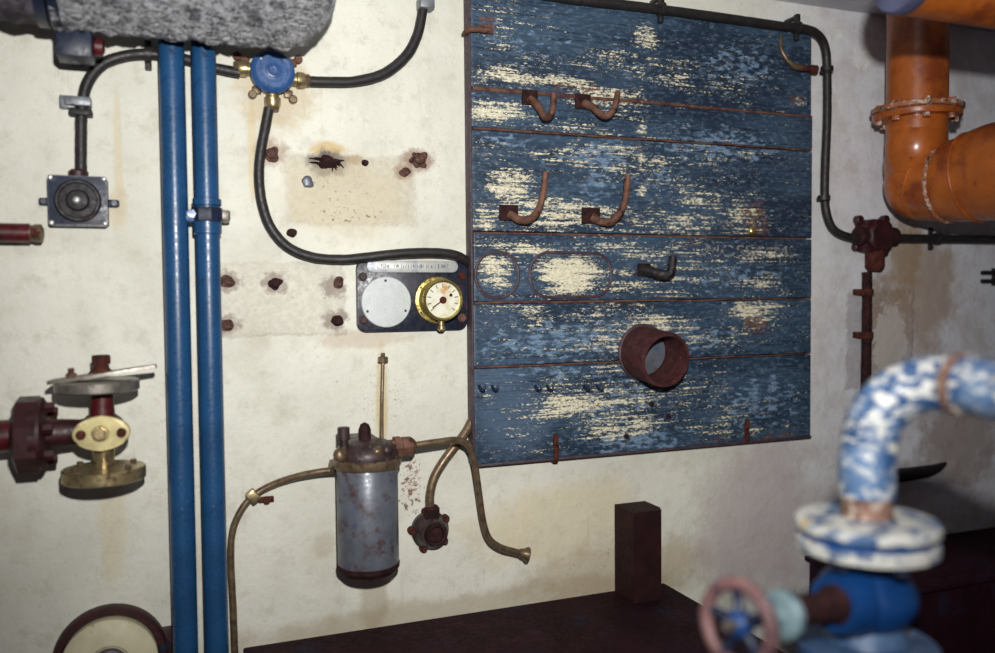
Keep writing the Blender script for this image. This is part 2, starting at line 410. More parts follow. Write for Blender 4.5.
cream = fld([(515, 78, 60, 12, 1.0), (500, 112, 50, 16, 1.0), (600, 98, 65, 14, .95), (560, 80, 60, 10, .8), (510, 185, 35, 28, .95), (560, 212, 100, 20, .9), (485, 220, 20, 14, .9),
             (570, 275, 46, 22, 1.5), (498, 270, 26, 26, .95), (645, 37, 20, 15, 1.0), (570, 405, 60, 20, 1.0), (645, 325, 60, 18, .95), (755, 312, 50, 22, .8),
             (742, 215, 34, 26, .85), (765, 256, 45, 10, .75), (500, 243, 50, 8, .8), (690, 222, 60, 16, .75), (620, 425, 60, 22, .8), (520, 308, 60, 10, .7), (600, 320, 70, 16, .6),
             (640, 225, 180, 22, .55), (720, 420, 60, 25, .55), (760, 430, 50, 14, .5), (520, 20, 60, 20, .35), (640, 250, 170, 20, .5), (580, 130, 90, 10, .5), (700, 85, 90, 12, .4), (500, 30, 40, 40, .4), (640, 70, 180, 22, .5), (641, 160, 9, 10, .95), (642, 190, 8, 8, 1.0), (641, 130, 8, 8, .9), (800, 100, 10, 8, .8), (640, 160, 180, 30, .5), (640, 280, 180, 24, .55), (640, 335, 180, 30, .55), (600, 400, 150, 40, .55), (760, 285, 50, 14, .6), (700, 200, 60, 20, .65), (540, 250, 70, 10, .7), (500, 150, 40, 16, .5), (520, 395, 50, 10, .45), (540, 440, 60, 14, .35), (690, 385, 60, 16, .5)])
cream = n.m_('ADD', cream, n.m_('MULTIPLY', n.m_('SUBTRACT', n.noise(1, 5, .65, n.mp((16, 16, 44), (3, 1, 6))), .5), 1.9))
crm = n.rng(n.m_('ADD', n.m_('ADD', n.m_('MULTIPLY', fl, .6), n.m_('MULTIPLY', g, .4)), n.m_('MULTIPLY', n.m_('SUBTRACT', cream, .62), .17)), .507, .555)
base = n.mix(crm, base, n.mix(n.rng(cell, .35, .6), lin((244, 238, 208)), lin((208, 200, 176))))
brown = fld([(755, 215, 30, 24, .9), (760, 232, 18, 12, 1.0), (755, 325, 26, 24, .9), (780, 438, 40, 9, 1.0), (488, 20, 14, 22, .9), (700, 245, 90, 8, .6), (560, 92, 90, 6, .7), (640, 400, 30, 20, .5), (640, 38, 18, 10, .5), (720, 440, 30, 8, .8), (750, 420, 10, 26, .6), (797, 100, 14, 12, .8), (560, 85, 100, 10, .75), (500, 200, 40, 40, .5), (560, 215, 100, 12, .55), (600, 400, 120, 30, .5), (640, 150, 12, 50, .6), (640, 320, 60, 20, .5)])
br = n.rng(n.m_('ADD', n.noise(1, 5, .65, n.mp((60, 60, 130), (4, 2, 1))), n.m_('MULTIPLY', n.m_('SUBTRACT', brown, .6), .32)), .55, .64)
base = n.mix(n.m_('MULTIPLY', br, .85), base, n.mix(n.rng(cell, .4, .6), lin((128, 88, 66)), lin((78, 46, 44))))
dk = n.rng(n.noise(1, 5, .7, n.mp((12, 12, 240), (1, 5, 2))), .62, .68)
base = n.mix(n.m_('MULTIPLY', dk, .8), base, lin((24, 24, 34)))
hh = n.m_('ADD', n.m_('MULTIPLY', g, .6), n.m_('MULTIPLY', crm, -.35))
M['planks'] = n.fin(base, n.rng(cell, .3, .7, .4, .62), 0, n.bump(hh, .6, .002), .45)
M['seam'] = worn('rusty_seam_strip', (106, 74, 58), [((78, 44, 44), 26, .46, .6), ((170, 130, 96), 60, .6, .72)], .75, 0, .3, 40)
M['edge'] = worn('purple_brown_edge_paint', (72, 58, 66), [((60, 40, 46), 40, .5, .62), ((150, 140, 140), 120, .64, .7)], .6, 0, .3, 40)
M['ghost'] = worn('faded_grey_lettering', (136, 136, 132), [((44, 58, 86), 130, .48, .54)], .6, 0, .2, 60)

# ------------------------------------------------------------------ the room
XL, XR, YF, HC = -2.2, 4.2, -3.4, 2.225
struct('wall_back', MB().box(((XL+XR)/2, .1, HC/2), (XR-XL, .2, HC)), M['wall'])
struct('ceiling', MB().box(((XL+XR)/2, YF/2+.1, HC+.1), (XR-XL, -YF+.2, .2)), M['ceiling'])
struct('floor', MB().box(((XL+XR)/2, YF/2+.1, -.1), (XR-XL, -YF+.2, .2)), M['floor'])

# ------------------------------------------------------------------ plank panel
BT = .03
bx0, bx1 = W(471.5, 200, BT).x, W(812.5, 200, BT).x
bz0, bz1 = 1.128, 2.150
def boz(py, px=474): return W(px, py, BT).z
seams = [boz(368), boz(303), boz(232), boz(128), boz(88)]
zs = [bz0]+seams+[bz1]
bc = ((bx0+bx1)/2, 0, bz0)
board = thing('plank_panel', 'large panel of flaking blue planks with rusty hooks and hinges', 'wooden panel', bc)
mb = MB()
for i, (a, b) in enumerate(zip(zs, zs[1:])):
    lo = a+(.0028 if i else 0); hi = b-(.0028 if i < len(zs)-2 else 0)
    d = BT+.002*((i*37) % 5-2)/2.0
    mb.box(((bx0+bx1)/2, -.008-(d-.008)/2, (lo+hi)/2), (bx1-bx0-.006*((i*7) % 3)/2, d-.008, hi-lo), bevel=.0025)
bm_ = mb.bm
for i in range(1, 92): 
    bmesh.ops.bisect_plane(bm_, geom=bm_.verts[:]+bm_.edges[:]+bm_.faces[:], plane_co=(bx0+(bx1-bx0)*i/92, 0, 0), plane_no=(1, 0, 0))
for i in range(1, 128):
    bmesh.ops.bisect_plane(bm_, geom=bm_.verts[:]+bm_.edges[:]+bm_.faces[:], plane_co=(0, 0, bz0+(bz1-bz0)*i/128), plane_no=(0, 0, 1))
pk = part('planking', mb, M['planks'], board)
for k in FIELDS:
    at_ = pk.data.attributes.new(k, 'FLOAT', 'POINT')
    for v in pk.data.vertices: at_.data[v.index].value = field_at(k, v.co+Vector(bc))
part('backing_sheet', MB().box(((bx0+bx1)/2, -.006, (bz0+bz1)/2), (bx1-bx0-.006, .010, bz1-bz0-.006)), M['seam'], board)
for i, z in enumerate(seams):
    if i == 2: continue
    w = {4: .010, 3: .006, 1: .006, 0: .005}[i]
    k = random.Random(i)
    # battens over the joints, a little wavy
    mb = MB(); pts = [Vector((bx0+.004+(bx1-bx0-.008)*t/14, -BT-.0002, z+k.uniform(-.0012, .0012))) for t in range(15)]
    mb.tube(pts, [w/2*(1-.45*t/14) for t in range(15)], 8, 3)
    part('joint_strip', mb, M['seam'], board)
part('edge_strip', MB().box((bx0-.001, -BT/2-.002, (bz0+bz1)/2), (.005, BT+.004, bz1-bz0), bevel=.0015), M['edge'], board)
part('bottom_strip', MB().box(((bx0+bx1)/2, -BT/2-.001, bz0-.001), (bx1-bx0, BT+.001, .006), bevel=.0015), M['edge'], board)
def ofs(l): return [W(*q) for q in l]
# coat hooks
def hook(plate, arm, rr, mat, pw=17, ph=15, label=None):
    c = W(plate[0], plate[1], BT); s_ = sc(c); mb = MB()
    pts = ofs(arm); L = len(pts)
    mb.tube(pts, [rr*s_*(1.25-.4*i/(L-1)) for i in range(L)], 10, 6, rough=.12)
    h = part('hook', mb, mat, board, label=label)
    mb = MB().box(c+N*.004, (pw*s_, .008, ph*s_), bevel=.002)
    for sx in (-1, 1): mb.disc(c+EX*(sx*pw*.28*s_)+EZ*(-sx*ph*.22*s_)+N*.0075, N, .0028, .002, .001, 10)
    part('hook_plate', mb, M['rust_dark'], h)
hook((529, 98), [(530, 99, .036), (538, 106, .055), (544, 116, .075), (549, 117, .085), (553, 108, .088), (554, 94, .082)], 3.3, M['rust_hook'])
hook((582, 102), [(584, 103, .036), (594, 108, .055), (602, 115, .072), (609, 115, .084), (615, 106, .088), (618, 92, .082)], 3.3, M['rust_hook'])
hook((508, 213), [(509, 214, .036), (518, 219, .05), (528, 220, .07), (538, 210, .09), (543, 194, .1), (546, 172, .1)], 3.5, M['rust_hook'], 20, 16)
hook((590, 216), [(592, 217, .036), (602, 222, .05), (612, 221, .07), (621, 211, .09), (626, 196, .1), (628, 175, .1)], 3.5, M['rust_hook'], 20, 16)
hook((643, 270), [(642, 270, .034), (652, 272, .05), (664, 275, .07), (670, 273, .08), (672, 266, .084), (673, 256, .084)], 4.6, M['black'], 14, 13, label='short black hook')
# small pegs in pairs along the lowest joint
for px in (479, 492, 535, 547, 584, 597):
    c = W(px, 386, BT); s_ = sc(c); mb = MB()
    mb.tube([c, c+N*.012+EZ*-.006, c+N*.02+EX*.004+EZ*-.007, c+N*.022+EX*.006+EZ*.006], [.0035, .0035, .003, .002], 8, 5)
    part('peg', mb, M['blue_dark'], board)
for px, py in ((626, 436), (668, 416), (651, 404)):
    c = W(px, py, BT); part('nail', MB().disc(c, N, .006, .006, .002, 12).disc(c+N*.006, N, .003, .005, .001, 8), M['rust_dark'], board)
c = W(752, 231, BT-.002); part('glint_stud', MB().lathe([(.012, 0), (.0115, .003), (.0095, .006), (.006, .008), (.003, .009), (0, .0093)], c, N, 24), M['brass_bright'], board, label='bright brass stud added to catch the flash glint')  # added dome that catches the flash as a small glint on the planks
# clips along the lower edge and latch pieces at the upper corners
for (px, y0, y1) in ((556, 434, 461), (747, 419, 441)):
    a = W(px, y0, BT+.004); b = W(px, y1, BT+.004)
    mb = MB().box((a+b)/2, (.011, .008, (a-b).length), bevel=.002)
    mb.box(Vector((b.x, -BT/2, b.z)), (.012, BT+.01, .008), bevel=.002)
    part('edge_clip', mb, M['rust'], board)
mb = MB().tube(ofs([(492, 31, BT+.01), (478, 29, BT+.014), (468, 30, BT+.012), (463, 35, .012)]), [.007, .007, .006, .004], 10, 6)
part('hinge_hook', mb, M['rust_hook'], board)
mb = MB().tube(ofs([(781, 35, BT+.004), (781, 48, BT+.008), (786, 58, BT+.012), (794, 66, BT+.014), (803, 68, BT+.014)]), [.0035, .0045, .005, .007, .008], 10, 6)
h = part('latch_rod', mb, M['brass_brown'], board)
p0 = W(801, 68, BT+.014); p1 = W(812, 68, BT+.014); p2 = W(816, 68, BT+.014)
part('latch_bolt', MB().lathe([(0, 0), (.008, 0), (.008, (p1-p0).length), (.011, (p1-p0).length), (.011, (p2-p0).length), (0, (p2-p0).length)], p0, EX, 12), M['rust'], h)
# ridge of an oval plate that once sat on the planks, and faint raised characters
def ridge(cx, cy, w, hgt, r, name):
    c = W(cx, cy, BT); s_ = sc(c); pl = rrect(w*s_, hgt*s_, r*s_, 8); pl.append(pl[0])
    pts = [c+EX*a+EZ*b+N*.0005 for a, b in pl]
    part(name, MB().tube(pts, .0042, 8, 2, caps=False), M['edge'], board)
ridge(571, 275, 90, 44, 20, 'plate_outline')
ridge(497, 275, 46, 46, 22, 'plate_outline')
def text(name, body, pos, h, m, parent, depth=.0008, wid=None):
    cu = bpy.data.curves.new(name, 'FONT'); cu.body = body; cu.size = h; cu.extrude = depth; cu.align_x = 'CENTER'; cu.align_y = 'CENTER'
    o = bpy.data.objects.new(name, cu); COL.objects.link(o)
    dg = bpy.context.evaluated_depsgraph_get(); me = bpy.data.meshes.new_from_object(o.evaluated_get(dg))
    bpy.data.objects.remove(o)
    xs = [v.co.x for v in me.vertices]; k = (wid/(max(xs)-min(xs))) if wid else 1
    R = Matrix.Rotation(PI/2, 4, 'X')
    base = world_loc(parent)
    for v in me.vertices: v.co = R @ Vector((v.co.x*k, v.co.y, v.co.z)) + Vector(pos) - base
    me.materials.clear(); me.materials.append(m)
    o = bpy.data.objects.new(name, me); COL.objects.link(o); o.parent = parent
    return o
c = W(752, 252, BT+.0022)
text('faded_lettering', 'MOSSO M2', c, .042, M['ghost'], board, .001, .27)

# rusty pipe sleeve through the panel
c = W(642, 352, BT-.004); r = 26.5*sc(c); L = .102; SA = (N+EZ*-.12).normalized()
slv = thing('pipe_sleeve', 'short rusty open pipe sleeve sticking out of the blue plank panel', 'pipe', c)
part('sleeve', MB().lathe([(r, 0), (r, L), (r*.985, L+.002), (r*.88, L+.002), (r*.86, L), (r*.86, .004), (0, .004)], c, SA, 44), M['sleeve'], slv)
part('weld_collar', MB().ring(c+N*.005, N, r*1.0, .005, 44, 8), M['edge'], slv)
part('inner_plug', MB().disc(c+SA*.012, SA, r*.84, .008, .002, 36), M['canister'], slv)

# ------------------------------------------------------------------ blue pipes
def vpipe(pts, r):
    return MB().tube(pts, r, 24, 4, rough=.01)
o1 = .07
a0 = W(170.5, 20, o1); a1 = W(187, 700, o1)
x1 = (W(171, 60, o1).x+W(186, 640, o1).x)/2; x2 = (W(203.5, 60, o1).x+W(217, 640, o1).x)/2
r1 = 12.2*sc(W(178, 300, o1)); r2 = 11.7*sc(W(210, 300, o1))
zt = W(180, -20, o1).z
pA = thing('blue_pipe', 'plain upright blue pipe, the one nearer the switch box', 'pipe', (x1, -o1, 0))
part('pipe', vpipe([(x1, -o1, 0), (x1, -o1, 1), (x1, -o1, zt)], r1), M['blue_pipe'], pA)
part('floor_collar', MB().disc((x1, -o1, 0), EZ, r1*1.7, .02), M['blue_dark'], pA)
pB = thing('blue_pipe', 'upright blue pipe with a screwed union and bracket partway down', 'pipe', (x2, -o1, 0))
part('pipe', vpipe([(x2, -o1, 0), (x2, -o1, 1), (x2, -o1, zt)], r2), M['blue_pipe'], pB)
part('floor_collar', MB().disc((x2, -o1, 0), EZ, r2*1.7, .02), M['blue_dark'], pB)
zA = W(207, 234, o1+.02).z; zB = W(207, 197, o1+.02).z; H = zB-zA
un = part('union', MB().lathe([(r2*.9, 0), (r2*1.16, .002), (r2*1.16, H*.34), (r2*1.05, H*.36), (r2*1.02, H*.78), (r2*1.18, H*.8), (r2*1.18, H*.97), (r2*.9, H)], (x2, -o1, zA), EZ, 24), M['blue_pipe'], pB)
zm = W(205, 214, o1+.02).z
mb = MB().lathe([(r2*.9, -.013), (r2*1.28, -.013), (r2*1.34, -.009), (r2*1.34, .009), (r2*1.28, .013), (r2*.9, .013)], (x2, -o1, zm), EZ, 8, .2)
part('union_nut', mb, M['blue_dark'], pB)
mb = MB().box((x2+r2*1.2, -o1+.004, zm), (.03, .016, .02), bevel=.004).box((x2+r2*1.62, -o1/2, zm), (.012, o1-.002, .02), bevel=.003)
part('wall_bracket', mb, M['steel'], pB)
mb = MB().box((x2-r2*1.35, -o1-.006, zm-.003), (.026, .014, .022), bevel=.004).hexa((x2-r2*1.3, -o1-.012, zm), N, .009, .008)
part('bracket_bolt', mb, M['blue_box'], pB)

# ------------------------------------------------------------------ cables
def cable(name, label, pts, rpx, mat, clips=(), cat='cable', clipmat=None):
    v = ofs(pts); r = rpx*sc(v[len(v)//2])
    t = thing(name, label, cat, v[0])
    part('sheath' if cat == 'cable' else 'tube', MB().tube(v, r, 12, 8, rough=.05), mat, t)
    for (px, py, vert) in clips:
        q = W(px, py, pts[0][2]); mb = MB()
        ax = EZ if vert else EX; ot = EX if vert else EZ
        mb.lathe([(r*.9, -.006), (r*1.4, -.006), (r*1.4, .006), (r*.9, .006)], q, ax, 16)
        for sg in (-1, 1): mb.box(Vector((q.x, -.004, q.z))+ot*(sg*r*1.9), (.012 if not vert else r*1.6, .008, r*1.6 if not vert else .012), bevel=.002).hexa(Vector((q.x, -.008, q.z))+ot*(sg*r*2.0), N, .005, .005)
        part('clip', mb, clipmat or mat, t)
    return t, r
t, r = cable('black_cable', 'black cable rising from the square switch box and bending behind the blue pipes', [(81, 178, .016), (81, 140, .016), (82, 108, .016), (87, 84, .016), (100, 66, .016), (120, 57, .016), (148, 54, .016), (180, 58, .016), (215, 68, .016), (240, 73, .018)], 5.6, M['black_cable'],
             [(148, 54, False)])
q = W(81, 103, .016); s_ = sc(q)
part('clamp', MB().box(q+N*.006+EX*-.004, (24*s_, .03, 9*s_), bevel=.002).box(Vector((q.x-.022, -.012, q.z)), (14*s_, .024, 12*s_), bevel=.002), M['grey_clip'], t, label='grey galvanised clamp')
part('clamp', MB().box(q+EZ*-.019+N*.004, (21*s_, .028, 6*s_), bevel=.002), M['black'], t)
t, r = cable('black_cable', 'black cable curving from the round blue junction box up past the lagging', [(300, 81, .016), (330, 82, .016), (358, 81, .016), (385, 73, .016), (406, 56, .016), (417, 36, .016), (422, 14, .016), (426, -14, .016), (427, -60, .016)], 5.2, M['black_cable'])
q = W(425, 5, .016); s_ = sc(q)
part('clamp', MB().box(q+N*.004, (15*s_, .034, 11*s_), bevel=.003), M['grey_clip'], t, label='grey galvanised clamp')
t, r = cable('black_cable', 'black cable hanging from the round junction box and sweeping over the gauge panel', [(269, 108, .018), (266, 124, .016), (261, 150, .016), (259, 175, .016), (262, 203, .016), (271, 228, .016), (288, 247, .016), (312, 257, .016), (340, 259.5, .018), (365, 257.5, .022), (395, 254, .026), (430, 252.5, .026), (455, 255, .024), (468, 262, .012), (478, 268, .004)], 5.0, M['black_cable'])
t, r = cable('black_conduit', 'black cable along the top of the plank panel and down its far side', [(330, -36, .042), (440, -19, .042), (545, -5, .042), (570, -1, .042), (620, 4.5, .042), (660, 9.5, .042), (720, 17.5, .042), (780, 26, .042), (805, 29, .04), (818, 35, .034), (825, 48, .026), (827, 70, .02), (827, 120, .02), (825, 170, .02), (825, 202, .02), (829, 222, .02), (838, 233, .022), (856, 239, .026)], 4.4, M['black_cable'],
             [(827, 69, True), (824, 198, True)])
for px, py in ((661, 9), (797, 28)):
    q = W(px, py, .042)
    mb = MB().lathe([(r*.9, -.006), (r*1.45, -.006), (r*1.45, .006), (r*.9, .006)], q, EX, 16)
    mb.box(q+EZ*(r*2.1), (.012, .014, r*1.9), bevel=.003).box(q+EZ*(-r*2)+N*-.002, (.012, .012, r*1.6), bevel=.003)
    mb.box(Vector((q.x, -.02, q.z+r*2.4)), (.01, .04, .008), bevel=.001)
    part('clip', mb, M['black_cable'], t)
t, r = cable('black_conduit', 'black cable running level under the big orange elbow', [(886, 238, .026), (915, 238.5, .024), (950, 239, .024), (1000, 240, .024), (1080, 242, .024)], 4.2, M['black_cable'], [(937, 238.5, False)])

# ------------------------------------------------------------------ square switch box
c = W(80, 203, .0); cf = W(80, 203, .045); s_ = sc(cf); w = 54*s_; h = 50*s_
sw = thing('switch_box', 'square black switch box with a round dial cover and bright screws', 'switch', c)
part('housing', MB().prism(rrect(w, h, .006), c, EX, EZ, .04, .003), M['blue_dark'], sw)
cf2 = Vector((c.x, -.04, c.z))
cov = part('round_cover', MB().lathe([(w*.40, 0), (w*.40, .004), (w*.37, .008), (w*.33, .008), (w*.315, .005), (w*.2, .006), (w*.17, .011), (w*.06, .013), (0, .013)], cf2, N, 40), M['black'], sw)
part('center_screw', MB().lathe([(.006, 0), (.006, .003), (.003, .005), (0, .005)], cf2+N*.0125+EX*-.001, N, 14), M['white_screw'], cov)
part('catch', MB().tube([cf2+N*.007+EX*(w*.05)+EZ*(-h*.36), cf2+N*.009+EX*(w*.2)+EZ*(-h*.33), cf2+N*.007+EX*(w*.29)+EZ*(-h*.23)], .0035, 8, 5), M['canister_dark'], cov)
for sx in (-1, 1):
    for sz in (-1, 1): part('corner_screw', MB().lathe([(.0045, 0), (.0045, .002), (.002, .0035), (0, .0035)], cf2+EX*(sx*w*.45)+EZ*(sz*h*.45), N, 12), M['white_screw'], sw)
    cc = c+EX*(sx*w*.58)+N*.006
    part('fixing_lug', MB().box(cc, (w*.22, .012, h*.16), bevel=.004).hexa(cc+N*.006+EX*(sx*.002), N, .006, .006), M['blue_dark'], sw)
part('gland', MB().lathe([(.011, 0), (.017, .001), (.017, .012), (.012, .016), (.0, .016)], Vector((c.x, -.016, c.z+h*.48)), EZ, 16), M['maroon_dark'], sw)

# red pipe stub at the left
q0 = W(-420, 226, .05); q1 = W(30, 233, .05); q2 = W(41, 233, .05)
t = thing('red_pipe', 'short maroon pipe with a brass end fitting below the square switch box', 'pipe', q1)
part('pipe', MB().tube([q0, q1], 9.5*sc(q1), 18), M['maroon'], t)
d = (q1-q0).normalized(); rr = 9.5*sc(q1)
f_ = part('end_fitting', MB().lathe([(0, -.006), (rr*.85, -.006), (rr*.85, .006), (rr*.95, .008), (rr*.95, .018), (rr*.5, .022), (0, .022)], q1, d, 20), M['brass_brown'], t)
part('fitting_nut', MB().hexa(q1+d*.01+N*(rr*.85), N, rr*.5, .006), M['rust'], f_)
part('wall_bracket', MB().box(Vector((q1.x-.03, -.02, q1.z)), (.014, .04, .026), bevel=.003), M['rust_dark'], t)

# ------------------------------------------------------------------ round blue junction box
c = W(271, 75, 0); s_ = sc(W(271, 75, .03)); R = 21*s_
jb = thing('junction_box', 'round blue junction box with four brass cable glands', 'junction box', c)
part('body', MB().lathe([(R*.95, 0), (R*.98, .004), (R*.98, .022), (0, .022)], c, N, 40), M['brass_brown'], jb)
cov = part('cover', MB().lathe([(R*1.03, .02), (R*1.06, .024), (R*1.03, .032), (R*.9, .037), (R*.82, .0355), (R*.78, .035), (R*.62, .0365), (R*.55, .036), (R*.34, .037), (R*.32, .0385), (R*.24, .039), (R*.2, .037), (R*.1, .0365), (0, .037)], c, N, 48), M['blue_box'], jb)
part('cover_screw', MB().disc(c+N*.036+EX*(-R*.55)+EZ*(R*.5), N, .0025, .003, .001, 10), M['white_screw'], cov)
for d, L in ((-EX, .028), (EX, .028), (EZ, .03), (-EZ, .03)):
    gc = c+N*.016+d*(R*.9)+(EZ*(-5*s_) if d.x > .5 else EZ*(2*s_) if d.x < -.5 else EX*0)
    g_ = part('gland', MB().lathe([(0, 0), (.0125, 0), (.0125, L*.35), (.016, L*.4), (.016, L*.8), (.0135, L), (0, L)], gc, d, 14), M['brass'], jb)
    part('gland_nut', MB().hexa(gc+d*(L*.85), d, .0135, .012), M['brass_brown'], g_)
for dx, dz in ((-33, 15), (27, 17), (-19, -22), (21, -24)):
    cc = c+EX*(dx*s_)+EZ*(dz*s_)+N*.005
    part('fixing_lug', MB().box(c+(cc-c)*.78+N*.002, (.018, .009, .016), bevel=.003).disc(cc-N*.004, N, .0085, .012, .002, 14), M['rust_hook'] if dz > 0 else M['brass_brown'], jb)
# rusty pipe into the lagging above
part('stub', MB().tube([c+N*.016+EZ*(R+.03), c+N*.03+EZ*(R+.055), c+N*.05+EZ*(R+.09)], .013, 12), M['rust_dark'], jb)

# ------------------------------------------------------------------ gauge panel
pc = W(412, 296, 0); s_ = sc(pc); pw, ph = 113*s_, 70*s_
pn = thing('gauge_panel', 'dark blue instrument panel with a brass gauge and blank disc beside the planks', 'gauge panel', pc)
part('backplate', MB().prism(rrect(pw, ph, .017), pc, EX, EZ, .012, .003), M['panel'], pn)
c = W(413, 266.5, .0125); c.y = -.0125
npl = part('nameplate', MB().prism(rrect(93*s_, 11.5*s_, 5.2*s_), c, EX, EZ, .003, .001), M['plate'], pn)
mb = MB(); k = random.Random(4); x = -36
while x < 36:
    hh_ = k.uniform(2.5, 4.5); 
    if k.random() < .85: mb.box(c+EX*(x*s_)+EZ*(k.uniform(-.5, .5)*s_)+N*.0032, (k.choice((.5, .6, 1.4))*s_, .0006, hh_*s_))
    if k.random() < .4: mb.box(c+EX*((x+.8)*s_)+EZ*(k.choice((-1.6, 0, 1.6))*s_)+N*.0032, (1.6*s_, .0006, .5*s_))
    x += k.choice((1.6, 2.0, 2.6, 3.6))
part('worn_engraving', mb, M['ink'], npl)
c = W(386, 302, .0125); c.y = -.0125; R = 25*s_
bd = part('blanking_disc', MB().lathe([(R, -.001), (R, .003), (R*.97, .0045), (0, .0045)], c, N, 56), M['alu'], pn)
for a in (92, 205, 335):
    part('disc_screw', MB().disc(c+EX*(R*.84*math.cos(math.radians(a)))+EZ*(R*.84*math.sin(math.radians(a)))+N*.004, N, .0028, .0022, .001, 10), M['canister_dark'], bd)
c = W(437, 300, .0125); c.y = -.0125; R = 23.8*s_
ga = part('gauge', MB().lathe([(R*.98, -.001), (R, .003), (R*.97, .006), (R*.84, .007), (R*.8, .010), (R*.8, .036), (R*.86, .038), (R*.86, .044), (R*.8, .047), (R*.74, .045), (R*.74, .041), (0, .041)], c, N, 56), M['brass_bright'], pn)
part('dial', MB().disc(c+N*.0405, N, R*.735, .001, .0002, 48), M['dial'], ga)
mb = MB()
for a in range(-40, 221, 26):
    d = EX*math.cos(math.radians(a))+EZ*math.sin(math.radians(a)); t_ = EX*-math.sin(math.radians(a))+EZ*math.cos(math.radians(a))
    mb.box(c+N*.0418+d*(R*.6), (R*.16, R*.045, .0006), (d, t_, N))
part('scale_marks', mb, M['ink'], ga)
d = (EX*-.8+EZ*-.55).normalized(); t_ = EX*.55+EZ*-.8
mb = MB().box(c+N*.0428+d*(R*.2), (R*.7, R*.05, .0008), (d, t_, N)).disc(c+N*.0415, N, R*.15, .003, .001, 20).disc(c+N*.0415-d*(R*.36)+EX*(R*.05), N, R*.07, .0015, .0005, 12)
part('needle', mb, M['rust'], ga)
for a in (60, 145, 215, 320):
    part('flange_screw', MB().disc(c+EX*(R*.9*math.cos(math.radians(a)))+EZ*(R*.9*math.sin(math.radians(a)))+N*.006, N, .0025, .0025, .001, 10), M['brass_brown'], ga)
part('stem', MB().lathe([(0, 0), (.0065, 0), (.0065, .012), (.009, .013), (.009, .02), (.005, .024), (0, .024)], c+N*.028+EZ*(-R*.82), -EZ, 14), M['brass'], ga)
for sx, sz, mm in ((-1, 1, 'maroon_dark'), (-1, -1, 'maroon_dark'), (1, 1, 'rust'), (1, -1, 'rust_hook')):
    cc = Vector((pc.x+sx*pw*.45, -.012, pc.z+sz*ph*.30-.004))
    part('corner_bolt', MB().disc(cc, N, .0095, .002, .001, 16).hexa(cc+N*.002, N, .0075, .006), M[mm], pn)

# ------------------------------------------------------------------ rusty fixings in the wall
def fixing(px, py, rp, label, big=False, mat='rust_fix', hexh=True, seed=0):
    c = W(px, py, 0); s_ = sc(c); r = rp*s_; mb = MB()
    mb.blob(c+N*.001, r, (1.25, .35, 1.1), .5, 70, 3)
    if hexh:
        mb.disc(c, N, r*.95, .006, .002, 16); mb.hexa(c+N*.005, N, r*.72, r*.8, seed)
    return solo('wall_fixing', mb, M[mat], c, label, 'bolt')
fixing(271, 155, 7, 'rusty bolt head just beside the hanging cable, level with the torn fixing hole', seed=.2)
fixing(418, 160, 7.5, 'larger rusty bolt head nearest the plank panel, upper wall patch', seed=.5)
fixing(405, 172, 4.5, 'small rusty bolt just below the larger one near the plank panel', seed=.1)
fixing(365, 163, 3, 'tiny dark stud between the torn hole and the larger rusty bolt', mat='rust_dark')
fixing(228, 281, 5.5, 'rusty bolt at the upper corner of the lower patch beside the blue pipe', seed=.3)
fixing(275, 283, 5.5, 'lone rusty bolt in the middle of the lower wall patch', mat='rust_dark', seed=.7)
fixing(338, 283, 5, 'rusty bolt at the upper corner of the lower patch beside the gauge panel', seed=.2)
fixing(337, 321, 5, 'rusty bolt at the lower corner of the lower patch beside the gauge panel', mat='rust_dark', seed=.9)
fixing(227, 325, 5.5, 'rusty bolt at the lower corner of the lower patch beside the blue pipe', seed=.4)
fixing(307, 182, 5, 'grey blue paint lump under the torn fixing hole', mat='canister', hexh=False)
fixing(292, 233, 4, 'small dark rust lump inside the bend of the hanging cable', mat='rust_dark', hexh=False)
c = W(328, 162, 0); mb = MB(); k = random.Random(3); s_ = sc(c)
for i in range(26):
    a = k.uniform(PI*.9, PI*2.1); L = k.uniform(8, 19)*s_; st = c+EX*(k.uniform(-8, 8)*s_)+EZ*(k.uniform(-3, 3)*s_)
    e = st+EX*(L*math.cos(a)*.8)+EZ*(L*math.sin(a)*.6)+N*k.uniform(.002, .01)
    mb.tube([st, (st+e)/2+N*.006, e], [.0022, .002, .0008], 5, 3)
mb.blob(c, 8*s_, (1.3, .5, .8), .6, 60)
solo('torn_fixing', mb, M['rust_dark'], c, 'dark torn fixing hole with frayed strands in the upper wall patch', 'fixing')

# ------------------------------------------------------------------ lagged pipe, upper left
cz = W(200, -23, .17).z; cy = -.17; R = 62*sc(W(200, 0, .17)); xe = W(275, -20, .17).x; xs = W(52, -20, .17).x
lag = thing('lagged_pipe', 'thick horizontal pipe wrapped in lumpy silver grey lagging', 'pipe', ((xs+xe)/2, cy, cz))
def lump(x0, x1, R, endcap, amp, segx, seg=72):
    mb = MB(); rings = []
    L = [(x0+(x1-x0)*i/segx, R) for i in range(segx+1)]
    if endcap: L += [(x1+R*math.sin(a), R*math.cos(a)) for a in [PI/2*i/14 for i in range(1, 14)]]
    for x, r in L:
        ring = []
        for k in range(seg):
            a = 2*PI*k/seg; d = Vector((0, math.cos(a), math.sin(a))); p = Vector((x, cy, cz))+d*r
            nz = mn.fractal(p*34, .7, 2.0, 5)
            q = p+d*(amp*nz); q.z = min(q.z, HC-.002)
            ring.append(mb.bm.verts.new(q))
        rings.append(ring)
    for A, B in zip(rings, rings[1:]):
        for k in range(seg): mb.bm.faces.new([A[k], A[(k+1) % seg], B[(k+1) % seg], B[k]])
    mb.bm.faces.new(rings[0]); mb.bm.faces.new(rings[-1])
    return mb
part('lagging', lump(xs, xe, R, True, .0075, 240, 200), M['lagging'], lag, angle=70)
